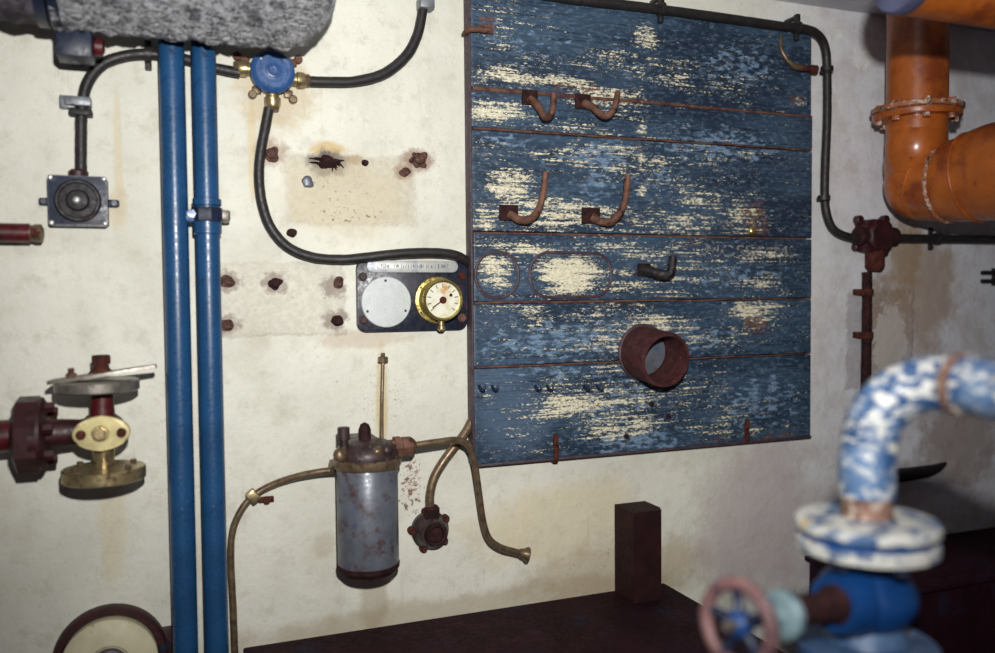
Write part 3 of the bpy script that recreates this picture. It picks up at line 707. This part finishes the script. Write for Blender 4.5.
part('old_lagging', lump(-1.2, xs-.01, R*.95, False, .008, 120), M['lagging_dark'], lag, angle=70)
for px in (58, 72):
    q = W(px, 0, .25); part('band', MB().lathe([(R*.9, -.008), (R*1.01, -.008), (R*1.01, .008), (R*.9, .008)], (q.x-.03, cy, cz), EX, 40), M['blue_dark'], lag)
q = W(78, 47, .12); s_ = sc(q)
t = thing('pipe_bracket', 'dark blue block with a maroon end hanging under the silver lagging', 'bracket', q)
part('block', MB().box(q+EX*-.004, (33*s_, .06, 27*s_), bevel=.004), M['blue_dark'], t)
part('end_knob', MB().lathe([(0, 0), (.013, 0), (.016, .003), (.016, .014), (.008, .018), (0, .018)], q+EX*(14*s_)+EZ*.003, EX, 16), M['maroon'], t)
part('wall_arm', MB().box((q.x-.01, -.05, q.z+.006), (.02, .1, .02), bevel=.002), M['blue_dark'], t)
part('strap', MB().box((q.x-.006, q.y, q.z+.045), (.03, .05, .07), bevel=.003), M['blue_dark'], t)

# ------------------------------------------------------------------ angle valve, left
ov = .105
vc = W(103, 430, ov); s_ = sc(vc)
va = thing('flanged_valve', 'maroon and brass valve with two round flanges on the left wall', 'valve', vc)
def vz(py): return W(103, py, ov).z
ax0 = W(-60, 427, ov)
lf = (ax0-vc); lf.z = 0; lf.normalize(); lf = Vector((-1, 0, 0))
part('inlet_pipe', MB().tube([vc+lf*.7, vc+lf*(60*s_)], 15.5*s_, 22), M['maroon'], va)
hx = part('union_nut', MB().lathe([(0, 0), (31*s_, 0), (36*s_, 3*s_), (36*s_, 13*s_), (0, 13*s_)], vc+lf*(50*s_), lf, 20).lathe([(0, 0), (38*s_, 0), (38*s_, 18*s_), (30*s_, 22*s_), (0, 22*s_)], vc+lf*(56*s_), lf, 8, .3), M['maroon_dark'], va)
for k in range(6):
    a = 2*PI*k/6+.3; d = N*math.cos(a)+EZ*math.sin(a)
    part('union_bolt', MB().hexa(vc+lf*(50*s_)+d*(27*s_), -lf, 5.5*s_, 8*s_), M['maroon_dark'], hx)
part('body', MB().tube([vc+lf*(52*s_), vc+lf*(20*s_), vc], [15*s_, 12*s_, 17*s_], 20).blob(vc, 19*s_, (1.1, 1, 1), .05, 30), M['maroon_dark'], va)
# oval gland plate facing out
pl = []
for i in range(40):
    a = 2*PI*i/40; pl.append((26*s_*math.copysign(abs(math.cos(a))**1.25, math.cos(a)), 17*s_*math.copysign(abs(math.sin(a))**.95, math.sin(a))))
gp = part('gland_plate', MB().prism(pl, vc+N*(16*s_), EX, EZ, 8*s_, 2*s_), M['yellow_cast'], va)
for sx in (-1, 1): part('gland_bolt', MB().disc(vc+N*(23.5*s_)+EX*(sx*18*s_), N, 4.6*s_, 4*s_, .001, 12), M['rust'], gp)
part('plug', MB().disc(vc+N*(23.5*s_)+EX*(-1*s_), N, 8*s_, 2*s_, .001, 20).hexa(vc+N*(25*s_)+EX*(-1*s_), N, 6*s_, 6*s_, .4), M['brass'], gp)
zl = vz(458); zl2 = vz(484)
part('lower_neck', MB().lathe([(15*s_, 0), (11*s_, 5*s_), (10*s_, 14*s_), (10*s_, 32*s_)], vc-EZ*(12*s_), -EZ, 24), M['brass'], va)
fo = Vector((vc.x, vc.y, vz(480)))
lfn = part('lower_flange', MB().lathe([(0, 0), (37*s_, 0), (39*s_, 1.5*s_), (39*s_, 12*s_), (38*s_, 13*s_), (14*s_, 14*s_), (0, 14*s_)], fo, EZ, 48), M['brass'], va)
for k in range(6):
    a = 2*PI*k/6+.4
    part('flange_bolt', MB().hexa(fo+Vector((math.cos(a), math.sin(a), 0))*(29*s_)+EZ*(13*s_), EZ, 3.6*s_, 4*s_), M['brass_brown'], lfn)
part('upper_neck', MB().lathe([(16*s_, 0), (11.5*s_, 4*s_), (11*s_, 14*s_), (11*s_, 34*s_)], vc+EZ*(12*s_), EZ, 24), M['maroon'], va)
fu = Vector((vc.x-4*s_, vc.y, vz(391)))
ufn = part('upper_flange', MB().lathe([(0, 0), (37*s_, 0), (39*s_, 1.5*s_), (39*s_, 10*s_), (37*s_, 11.5*s_), (0, 11.5*s_)], fu, EZ, 48), M['steel'], va)
bd_ = Vector((.98, -.13, .13)).normalized()
part('blank_bar', MB().prism([(-42*s_, -12*s_), (-10*s_, -17*s_), (30*s_, -9*s_), (56*s_, -5*s_), (56*s_, 5*s_), (20*s_, 11*s_), (-20*s_, 16*s_), (-42*s_, 10*s_)], fu+EZ*(15*s_)+N*(8*s_), bd_, Vector((.13, .985, 0)), 4*s_, 1*s_), M['steel'], va)
bo = fu+EZ*(16*s_)+EX*(4*s_)
part('top_nut', MB().lathe([(0, 0), (12*s_, 0), (12*s_, 3*s_), (8*s_, 6*s_), (6*s_, 12*s_), (0, 12*s_)], bo, EZ, 18).hexa(bo+EZ*(11*s_), EZ, 9*s_, 9*s_, .3), M['rust'], va)
part('small_nut', MB().hexa(fu+EZ*(12*s_)+EX*(-22*s_)+N*(12*s_), EZ, 5.5*s_, 8*s_).disc(fu+EZ*(20*s_)+EX*(-22*s_)+N*(12*s_), EZ, 3*s_, 5*s_, .001, 10), M['rust_hook'], va)
part('wall_bracket', MB().box((vc.x-.02, -ov/2+.01, vc.z), (.03, ov-.02, .03), bevel=.003), M['maroon_dark'], va)

# ------------------------------------------------------------------ round cream flange, lower left
c = W(111, 656, .0); s_ = sc(c)
t = thing('round_port', 'round cream flange with a maroon rim low on the wall', 'flange', c)
part('rim', MB().lathe([(53*s_, 0), (53*s_, .02), (51*s_, .026), (46*s_, .026), (44*s_, .02), (0, .02)], c, N, 56), M['maroon_dark'], t)
part('flange', MB().lathe([(44*s_, .018), (44*s_, .04), (40*s_, .046), (20*s_, .05), (18*s_, .044), (0, .044)], c, N, 56), M['cream_cap'], t)
part('cap', MB().lathe([(17*s_, .043), (17*s_, .056), (14*s_, .06), (0, .06)], c, N, 36), M['dark_cap'], t)
c = W(163, 643, 0); s_ = sc(c)
t = thing('pipe_clip', 'small maroon clip with a blue bolt beside the round cream flange', 'clip', c)
part('plate', MB().box(c+N*.005, (18*s_, .01, 34*s_), bevel=.002), M['maroon_dark'], t)
part('bolt', MB().disc(c+N*.01, N, 6.5*s_, .01, .002, 16).hexa(c+N*.02+EX*0, N, 4.5*s_, .008), M['blue_dark'], t)

# ------------------------------------------------------------------ oil filter
of = .095
ft = W(367, 463, of); fb = W(367, 571, of); s_ = sc(ft); x0 = ft.x; R = 31*s_
fl_ = thing('filter', 'grey blue cylindrical filter canister with a rusty brown head', 'filter', (x0, -of, fb.z))
H = ft.z-fb.z
part('bowl', MB().lathe([(0, -.002), (R*.4, 0), (R*.8, .004), (R*.95, .013), (R*.985, .02), (R*.985, H-.004), (R*.94, H), (0, H)], (x0, -of, fb.z), EZ, 48), M['canister'], fl_)
part('bottom_rim', MB().lathe([(R*.3, -.004), (R*.85, -.001), (R*1.0, .009), (R*1.01, .017), (R*.9, .019)], (x0, -of, fb.z), EZ, 48), M['rust_dark'], fl_)
dc = part('drain_cock', MB().lathe([(0, 0), (.007, 0), (.007, .009), (.011, .01), (.011, .016), (.005, .02), (0, .02)], (x0+.004, -of, fb.z), -EZ, 12), M['black'], fl_)
part('drain_handle', MB().box((x0+.004, -of-.004, fb.z-.013), (.03, .006, .007), bevel=.002), M['black'], dc)
hb = Vector((x0, -of, ft.z))
part('clamp_ring', MB().lathe([(R*.9, -.006), (R*1.07, -.006), (R*1.1, -.002), (R*1.1, .009), (R*1.05, .012), (R*.9, .012)], hb, EZ, 48), M['brass_brown'], fl_)
hd = part('head', MB().lathe([(R*1.0, .01), (R*1.02, .02), (R*.93, .034), (R*.66, .044), (R*.36, .048), (0, .049)], hb, EZ, 40).box(hb+Vector((0, .05, .026)), (.06, .09, .04), bevel=.005).blob(hb+Vector((R*.5, -R*.6, .03)), .016, (1, 1, 1), .2), M['canister_dark'], fl_)
def stud(px, py0, py1, rr, mat, dome=False, dy=0.0):
    a = W(px, py0, of+dy); b = W(px, py1, of+dy); L = a.z-b.z; b = Vector((b.x, -of-dy, b.z)); r = rr*s_
    if dome: pf = [(0, 0), (r*1.1, 0), (r*1.1, L*.3), (r*.9, L*.35), (r*.9, L*.75), (r*.6, L*.93), (0, L)]
    else: pf = [(0, 0), (r*.8, 0), (r*.8, L*.55), (r*1.1, L*.58), (r*1.1, L*.98), (r*.9, L), (0, L)]
    return MB().lathe(pf, b, EZ, 16)
part('bleed_plug', stud(344, 427, 458, 5.5, None, False, .02), M['canister_dark'], hd)
part('center_bolt', stud(365, 422, 452, 7, None, True, .0), M['rust_dark'], hd)
for q, r in ((W(377, 452, of+.05), 6), (W(340, 455, of+.04), 7)): part('clamp_knob', MB().blob(q, r*s_, (1, 1, 1), .15), M['brass_brown'], hd)
for k in range(7):
    a = -PI/2+(k-3)*.5
    part('clamp_bolt', MB().hexa(hb+Vector((math.cos(a)*R*.98, math.sin(a)*R*.98, .008)), EZ, .006, .009), M['canister_dark'], hd)
u0 = W(392, 447, of); ud = EX
part('outlet_union', MB().lathe([(0, 0), (8*s_, 0), (8*s_, 12*s_), (10*s_, 13*s_), (10*s_, 26*s_), (6*s_, 30*s_), (0, 30*s_)], Vector((u0.x-6*s_, -of, u0.z)), ud, 6).hexa(Vector((u0.x+2*s_, -of, u0.z)), ud, 11*s_, 8*s_), M['rust_hook'], fl_)
part('inlet_union', MB().lathe([(0, 0), (7*s_, 0), (7*s_, 14*s_), (0, 14*s_)], Vector((W(345, 470, of-.02).x, -of+.03, W(345, 468, of).z)), -EX, 6), M['brass_brown'], fl_)
a = W(382, 440, of-.03); b = W(383, 362, .02)
vt = part('vent_tube', MB().tube([a+EZ*-.02, a, W(382, 400, .03), b], .0036, 10, 6), M['brass_brown'], fl_)
part('vent_nut', MB().hexa(b, EZ, .011, .011).disc(b+EZ*.011, EZ, .0045, .008, .001, 12), M['brass_brown'], vt)
part('wall_bracket', MB().box((x0, -.02, ft.z-.02), (.07, .04, .05), bevel=.003), M['canister_dark'], fl_)

t, r = cable('copper_tube', 'thin brown tube curving from the filter head down beside the blue pipe', [(338, 470, .06), (318, 472, .05), (295, 477, .035), (272, 485, .022), (252, 497, .018), (239, 514, .018), (232, 535, .018), (231, 565, .018), (233, 605, .018), (235, 660, .018), (236, 720, .018)], 3.5, M['brass_brown'], (), 'pipe')
q = W(253, 496, .02)
part('clip', MB().box(q+N*.002, (.02, .02, .026), ((Vector((.8, 0, .6))), Vector((0, 1, 0)), Vector((-.6, 0, .8))), bevel=.003), M['brass'], t, label='brass clip')
q = W(266, 499, 0); part('clip_bolt', MB().box(q+N*.004, (.03, .008, .012), bevel=.002).hexa(q+N*.008, N, .008, .008), M['rust'], t)

# bent delivery tube
pts = [(416, 445, .095), (440, 441.5, .095), (457, 440, .092), (468, 445, .088), (474, 460, .082), (478, 485, .075), (483, 520, .065), (489, 538, .06), (500, 547, .056), (515, 551.5, .054), (522, 553, .054)]
v = ofs(pts); s_ = sc(v[5])
t = thing('delivery_tube', 'bent brown tube from the filter union dropping to a flared open end', 'pipe', v[0])
part('tube', MB().tube(v, 3.3*s_, 12, 8), M['brass_brown'], t)
e = v[-1]; d = (v[-1]-v[-2]).normalized()
part('flared_end', MB().lathe([(0, -.004), (4.3*s_, -.004), (5*s_, .004), (7.5*s_, .012), (7.5*s_, .014), (3*s_, .012), (0, .006)], e, d, 18), M['brass_brown'], t)

# flanged fitting right of the filter
c = W(429, 529, 0); s_ = sc(c); R = 19*s_
t = thing('wall_fitting', 'small round rusty flanged fitting beside the filter with tube rising from it', 'fitting', c)
part('flange', MB().lathe([(R, 0), (R, .012), (R*.9, .016), (R*.8, .03), (R*.74, .04), (R*.7, .044), (R*.58, .044), (R*.52, .036), (0, .036)], c, N, 32), M['canister_dark'], t)
part('cap', MB().lathe([(R*.56, .034), (R*.56, .05), (R*.5, .056), (R*.42, .054), (R*.38, .046), (0, .046)], c, N, 28), M['rust_dark'], t)
for k in range(5):
    a = 2*PI*k/5+.55; q = c+EX*(R*1.0*math.cos(a))+EZ*(R*1.0*math.sin(a))
    part('flange_bolt', MB().disc(q, N, .0085, .014, .002, 12).hexa(q+N*.014, N, .006, .007), M['rust'], t)
part('neck', MB().lathe([(.017, 0), (.017, .02), (.012, .026), (0, .026)], c+N*.022+EZ*(R*.75), EZ, 14), M['rust_dark'], t)
part('riser_tube', MB().tube(ofs([(430, 508, .022), (430, 495, .022), (434, 478, .022), (443, 462, .022), (455, 446, .02), (465, 433, .016), (472, 420, .010), (476, 412, .004)]), 4.6*s_, 12, 8), M['brass_brown'], t)

# ------------------------------------------------------------------ bench, post, tank
zt_ = .796
xr = W(664, 588, 0).x
xl = W(243, 650, 0).x
bench = thing('bench_box', 'long dark maroon box with a dusty top along the foot of the wall', 'box', (.3, -.4, 0))
part('carcass', MB().box(((xl+xr)/2, -.4, .385), (xr-xl-.02, .78, .77)), M['bench'], bench)
part('top', MB().box(((xl+xr)/2, -.41, zt_-.013), (xr-xl, .82, .026), bevel=.004), M['bench'], bench)
pl_ = W(612, 560, 0).x; ptop = W(640, 508, .06).z
mb = MB(); pw = .082; pd = .088
mb.prism([(0, 0), (pw, 0), (pw, pd*.72), (pw*.88, pd), (pw*.0, pd), (0, pd)], (pl_+.004, -.006, zt_), EX, -Vector((0, 1, 0)), -(ptop-zt_))
solo('timber_post', mb, M['post'], (pl_, -.006, zt_), 'short dark brown post standing on the box against the wall', 'post', angle=20)
tx = W(806, 600, 0).x
tk = thing('dark_tank', 'dark maroon tank behind the blue valve in the right corner', 'tank', (tx+.6, -.17, 0))
zk = W(900, 545, 0).z
part('shell', MB().box((tx+.9, -.15, zk/2), (1.8, .29, zk), bevel=.012), M['bench'], tk)
part('lid', MB().box((tx+.9, -.155, zk+.006), (1.82, .305, .014), bevel=.004), M['bench'], tk)
# dark tapered shape set on the wall and bracket at the frame edge
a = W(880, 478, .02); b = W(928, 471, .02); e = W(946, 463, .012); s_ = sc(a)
solo('dark_taper', MB().tube([a, b, e], [8*s_, 6*s_, 1.2*s_], 10, 5), M['black'], a, 'dark pointed shape on the wall behind the blue valve pipe', 'bar')
a = W(986, 277, .0); s_ = sc(a)
t = thing('wall_bracket', 'small dark bracket with two prongs at the edge below the level cable', 'bracket', a)
part('plate', MB().box(a+EX*.04+N*.006, (.04, .012, .05), bevel=.002), M['black'], t)
for dz in (-.012, .012): part('prong', MB().box(a+EX*.005+EZ*dz+N*.01, (.07, .01, .012), bevel=.003), M['black'], t)

# ------------------------------------------------------------------ rusty junction box right of the panel
c = W(868, 237, 0); s_ = sc(c); R = 19*s_
t = thing('junction_box', 'rusty maroon junction box between the plank panel and the orange elbow', 'junction box', c)
part('body', MB().prism(rrect(R*1.9, R*1.75, R*.55, 3), c, EX, EZ, .04, .004), M['maroon_dark'], t)
part('cover', MB().lathe([(R*.86, .038), (R*.86, .046), (R*.7, .052), (R*.4, .05), (0, .051)], c, N, 8, .39), M['maroon_dark'], t)
for dx, dz in ((-.85, .85), (.9, .9), (-.95, -.55), (.85, -.8)):
    q = c+EX*(dx*R)+EZ*(dz*R)
    part('fixing_lug', MB().box(c+(q-c)*.9+N*.006, (R*.4, .012, R*.4), bevel=.003).disc(q+N*.002, N, R*.24, .018, .002, 14), M['maroon_dark'], t)
part('gland', MB().lathe([(0, 0), (R*.5, 0), (R*.5, R*.5), (R*.38, R*.62), (0, R*.62)], c+N*.024+EX*(R*.8), EX, 12), M['rust_dark'], t)
part('gland', MB().lathe([(0, 0), (R*.5, 0), (R*.5, R*.4), (R*.38, R*.5), (0, R*.5)], c+N*.024-EX*(R*.75), -EX, 12), M['rust_dark'], t)
part('gland', MB().lathe([(0, 0), (R*.5, 0), (R*.5, R*.9), (R*.35, R*1.1), (0, R*1.1)], c+N*.024-EZ*(R*.7), -EZ, 12), M['rust'], t)
a = W(867, 262, .024); v = ofs([(867, 272, .024), (867, 320, .024), (866, 380, .024), (866, 450, .024)])
t = thing('rusty_conduit', 'thin rusty conduit dropping below the maroon junction box', 'pipe', v[0])
part('tube', MB().tube(v, 5.0*sc(v[0]), 12, 6, rough=.12), M['rust_dark'], t)
for py in (292, 335): 
    q = W(866.5, py, .024); part('collar', MB().lathe([(.013, -.008), (.018, -.008), (.018, .008), (.013, .008)], q, EZ, 12).box(Vector((q.x-.018, -.012, q.z)), (.014, .024, .016), bevel=.002), M['rust'], t)

# ------------------------------------------------------------------ orange pipes
oo = .17
vx = W(917, 100, oo); s_ = sc(vx); R = 28.5*s_
op = thing('orange_elbow_pipe', 'orange pipe dropping through a bolted flange into a wide elbow', 'pipe', (vx.x, -oo, W(917, 112, oo).z))
zE = W(917, 150, oo).z
part('vertical_pipe', MB().tube([(vx.x, -oo, HC), (vx.x, -oo, 2.0), (vx.x, -oo, zE)], R, 40, 4), M['orange'], op)
zf = W(917, 113, oo).z
f1 = part('flange', MB().lathe([(R*.95, .001), (R*1.46, .001), (R*1.50, .003), (R*1.50, .012), (R*1.46, .014), (R*.95, .014)], (vx.x, -oo, zf), EZ, 56), M['orange_worn'], op)
f2 = part('flange', MB().lathe([(R*.95, -.016), (R*1.42, -.016), (R*1.44, -.013), (R*1.44, -.002), (R*.95, -.001)], (vx.x, -oo, zf), EZ, 56), M['orange'], op)
for k in range(8):
    a = 2*PI*k/8+.2; q = Vector((vx.x+math.cos(a)*R*1.24, -oo+math.sin(a)*R*1.24, zf))
    part('flange_bolt', MB().lathe([(0, -.028), (.009, -.028), (.009, -.02), (.005, -.02), (.005, .01), (.009, .01), (.009, .02), (0, .02)], q+EZ*-.006, -EZ, 6), M['orange_worn'], f2)
ev = [Vector((vx.x, -oo, zE+.03)), P(916, 152, sc(vx)*F), P(917.5, 170, 2.13), P(928, 182, 2.1), P(950, 182, 2.05), P(972, 178, 2.0), P(997, 172, 1.95), P(1040, 166, 1.86), P(1120, 156, 1.72)]
er = [R, R*1.0, 31*2.13/F, 37*2.1/F, 39.5*2.05/F, 44*2.0/F, 49*1.95/F, 52*1.86/F, 54*1.72/F]
el = part('elbow', MB().tube(ev, er, 44, 8).blob(P(924.5, 183, 2.11), 37.5*2.11/F, (1, 1, 1), 0, 1, 4), M['orange'], op)
path, ts = smooth_path(ev, 8)
for tt, m_ in ((4.0, 'orange_worn'), (5.2, 'orange'), (3.2, 'orange')):
    i = int(tt*8); i0 = int(tt); fr = tt-i0; rr = er[i0]*(1-fr)+er[i0+1]*fr
    d = (path[i+1]-path[i-1]).normalized()
    part('seam_band', MB().ring(path[i], d, rr*.995, .004 if m_ == 'orange' else .006, 48, 8), M[m_], el)
a = W(903, -21, .68); R2 = 33.5*sc(a); b = a+EX*.5; e = a+EX*1.6
up_ = thing('orange_pipe', 'orange pipe overhead with a blue grey end, above the orange elbow', 'pipe', a)
part('pipe', MB().tube([a, b, e], [R2, R2, R2], 40, 5), M['orange'], up_)
d = (b-a).normalized()
part('end_cap', MB().lathe([(R2*1.01, .012), (R2*1.03, .008), (R2*1.03, -.006), (R2*.95, -.014), (R2*.5, -.02), (0, -.022)], a, d, 40), M['orange_end'], up_)
part('hanger', MB().box(b+EZ*(R2+.02), (.03, .012, .1), bevel=.003), M['black'], up_)

# ------------------------------------------------------------------ blue and white pipe with valve, right foreground
dv = 1.0
vb = P(866, 600, dv); s_ = dv/F
bv = thing('blue_valve', 'out of focus blue valve and white flaked elbow pipe in the right foreground', 'valve', (vb.x, vb.y, 0))
A0 = P(868, 520, dv)
def at(py): return Vector((vb.x, vb.y, P(866, py, dv).z))
pts = [at(494), at(465), P(869, 442, .995), P(875, 420, .99), P(889, 401, .985), P(912, 388, .975), P(942, 383, .955), P(970, 385, .925), P(1000, 391, .89), P(1060, 402, .83), P(1160, 420, .74)]
epi = part('elbow_pipe', MB().tube(pts, .0315, 36, 8, rough=.04), M['bluewhite'], bv)
path, ts = smooth_path(pts, 8); i = 54
part('band', MB().lathe([(.030, -.006), (.0335, -.006), (.0335, .006), (.030, .006)], path[i], (path[i+1]-path[i-1]).normalized(), 36), M['copper_neck'], epi)
part('bare_neck', MB().tube([at(520), at(505), at(490)], [.031, .028, .029], 30, 4, rough=.03), M['copper_neck'], bv)
fr_ = 68*s_
th = .013
part('upper_flange', MB().lathe([(0, 0), (fr_*.97, 0), (fr_, .002), (fr_, th-.003), (fr_*.96, th), (fr_*.5, th+.003), (0, th+.003)], at(528), EZ, 56), M['bluewhite2'], bv)
part('gasket', MB().lathe([(0, 0), (fr_*.93, 0), (fr_*.93, .009), (0, .009)], at(535), EZ, 48), M['blue_valve'], bv)
th = .017
part('lower_flange', MB().lathe([(0, 0), (fr_*.94, 0), (fr_*.99, .003), (fr_*.99, th-.003), (fr_*.96, th), (0, th)], at(549), EZ, 56), M['bluewhite2'], bv)
for k in range(6):
    a = 2*PI*k/6+.35; q = at(549)+Vector((math.cos(a), math.sin(a), 0))*(fr_*.76)
    part('flange_bolt', MB().lathe([(.005, -.03), (.005, .0), (.010, 0), (.010, .010), (0, .010)], q, -EZ, 6), M['blue_dark'], bv)
part('valve_body', MB().blob(at(596), 48*s_, (1, 1, .78), .03, 14, 4).tube([at(550), at(640)], 30*s_, 30), M['blue_valve'], bv)
part('base_flange', MB().lathe([(0, 0), (fr_*.97, 0), (fr_, .003), (fr_, th-.003), (fr_*.96, th), (0, th)], at(655), EZ, 56).lathe([(fr_*.6, 0), (fr_*.5, .02)], at(638), EZ, 40), M['bluewhite3'], bv)
part('riser_pipe', MB().tube([Vector((vb.x, vb.y, 0)), Vector((vb.x, vb.y, .5)), at(655)], .04, 30, 3), M['blue_valve'], bv)
ax = Vector((-.966, -.26, .11)).normalized()
wb = at(598)
part('bonnet', MB().lathe([(36*s_, 0), (34*s_, .04), (29*s_, .062), (26*s_, .068), (0, .068)], wb, ax, 30), M['blue_valve'], bv)
part('packing_neck', MB().lathe([(20*s_, .066), (15*s_, .078), (13*s_, .12), (12*s_, .165), (0, .165)], wb, ax, 30), M['rust_dark'], bv)
part('gland_flange', MB().lathe([(0, 0), (20*s_, 0), (22*s_, .002), (22*s_, .010), (20*s_, .012), (9*s_, .013), (7*s_, .022), (0, .022)], wb+ax*.158, ax, 36), M['teal'], bv)
part('stem', MB().lathe([(0, .16), (.007, .16), (.007, .25), (.005, .257), (0, .257)], wb, ax, 16), M['steel'], bv)
wc = wb+ax*.238; Rw = .040
hw = part('handwheel', MB().ring(wc, ax, Rw, .0072, 56, 12), M['wheel'], bv)
part('hub', MB().lathe([(0, -.01), (.013, -.01), (.014, .004), (.009, .01), (0, .01)], wc, ax, 20), M['blue_valve'], hw)
x_, y_, _ = frame(ax)
for k in range(5):
    a = 2*PI*k/5+.5; d = x_*math.cos(a)+y_*math.sin(a)
    part('spoke', MB().tube([wc+d*.010, wc+d*.024-ax*.003, wc+d*Rw], [.006, .0052, .006], 10, 5), M['blue_dark'], hw)

# ------------------------------------------------------------------ light and camera
w_ = bpy.data.worlds.new('World'); S.world = w_; w_.use_nodes = True
w_.node_tree.nodes['Background'].inputs[0].default_value = (1.0, .84, .92, 1)
w_.node_tree.nodes['Background'].inputs[1].default_value = .045
ld = bpy.data.lights.new('camera_flash', 'SPOT'); ld.energy = 143; ld.spot_size = math.radians(102); ld.spot_blend = 1.0; ld.shadow_soft_size = .022
ld.color = (1.0, .985, .955)
lo = bpy.data.objects.new('camera_flash', ld); COL.objects.link(lo)
lo.location = CAM+up*.22+rt*.05
lo.rotation_euler = (W(500, 165)-lo.location).to_track_quat('-Z', 'Y').to_euler()
cd = bpy.data.cameras.new('Camera'); co = bpy.data.objects.new('Camera', cd); COL.objects.link(co)
cd.sensor_fit = 'HORIZONTAL'; cd.sensor_width = 36; cd.lens = F/995*36
Rm = Matrix((rt, up, -fw)).transposed().to_4x4(); Rm.translation = CAM
co.matrix_world = Rm
cd.clip_start = .02
cd.dof.use_dof = True; cd.dof.focus_distance = 1.86; cd.dof.aperture_fstop = 1.5
S.camera = co
S.view_settings.view_transform = 'Standard'; S.view_settings.look = 'None'; S.view_settings.gamma = 1; S.view_settings.use_curve_mapping = False
S.view_settings.exposure = 0.0
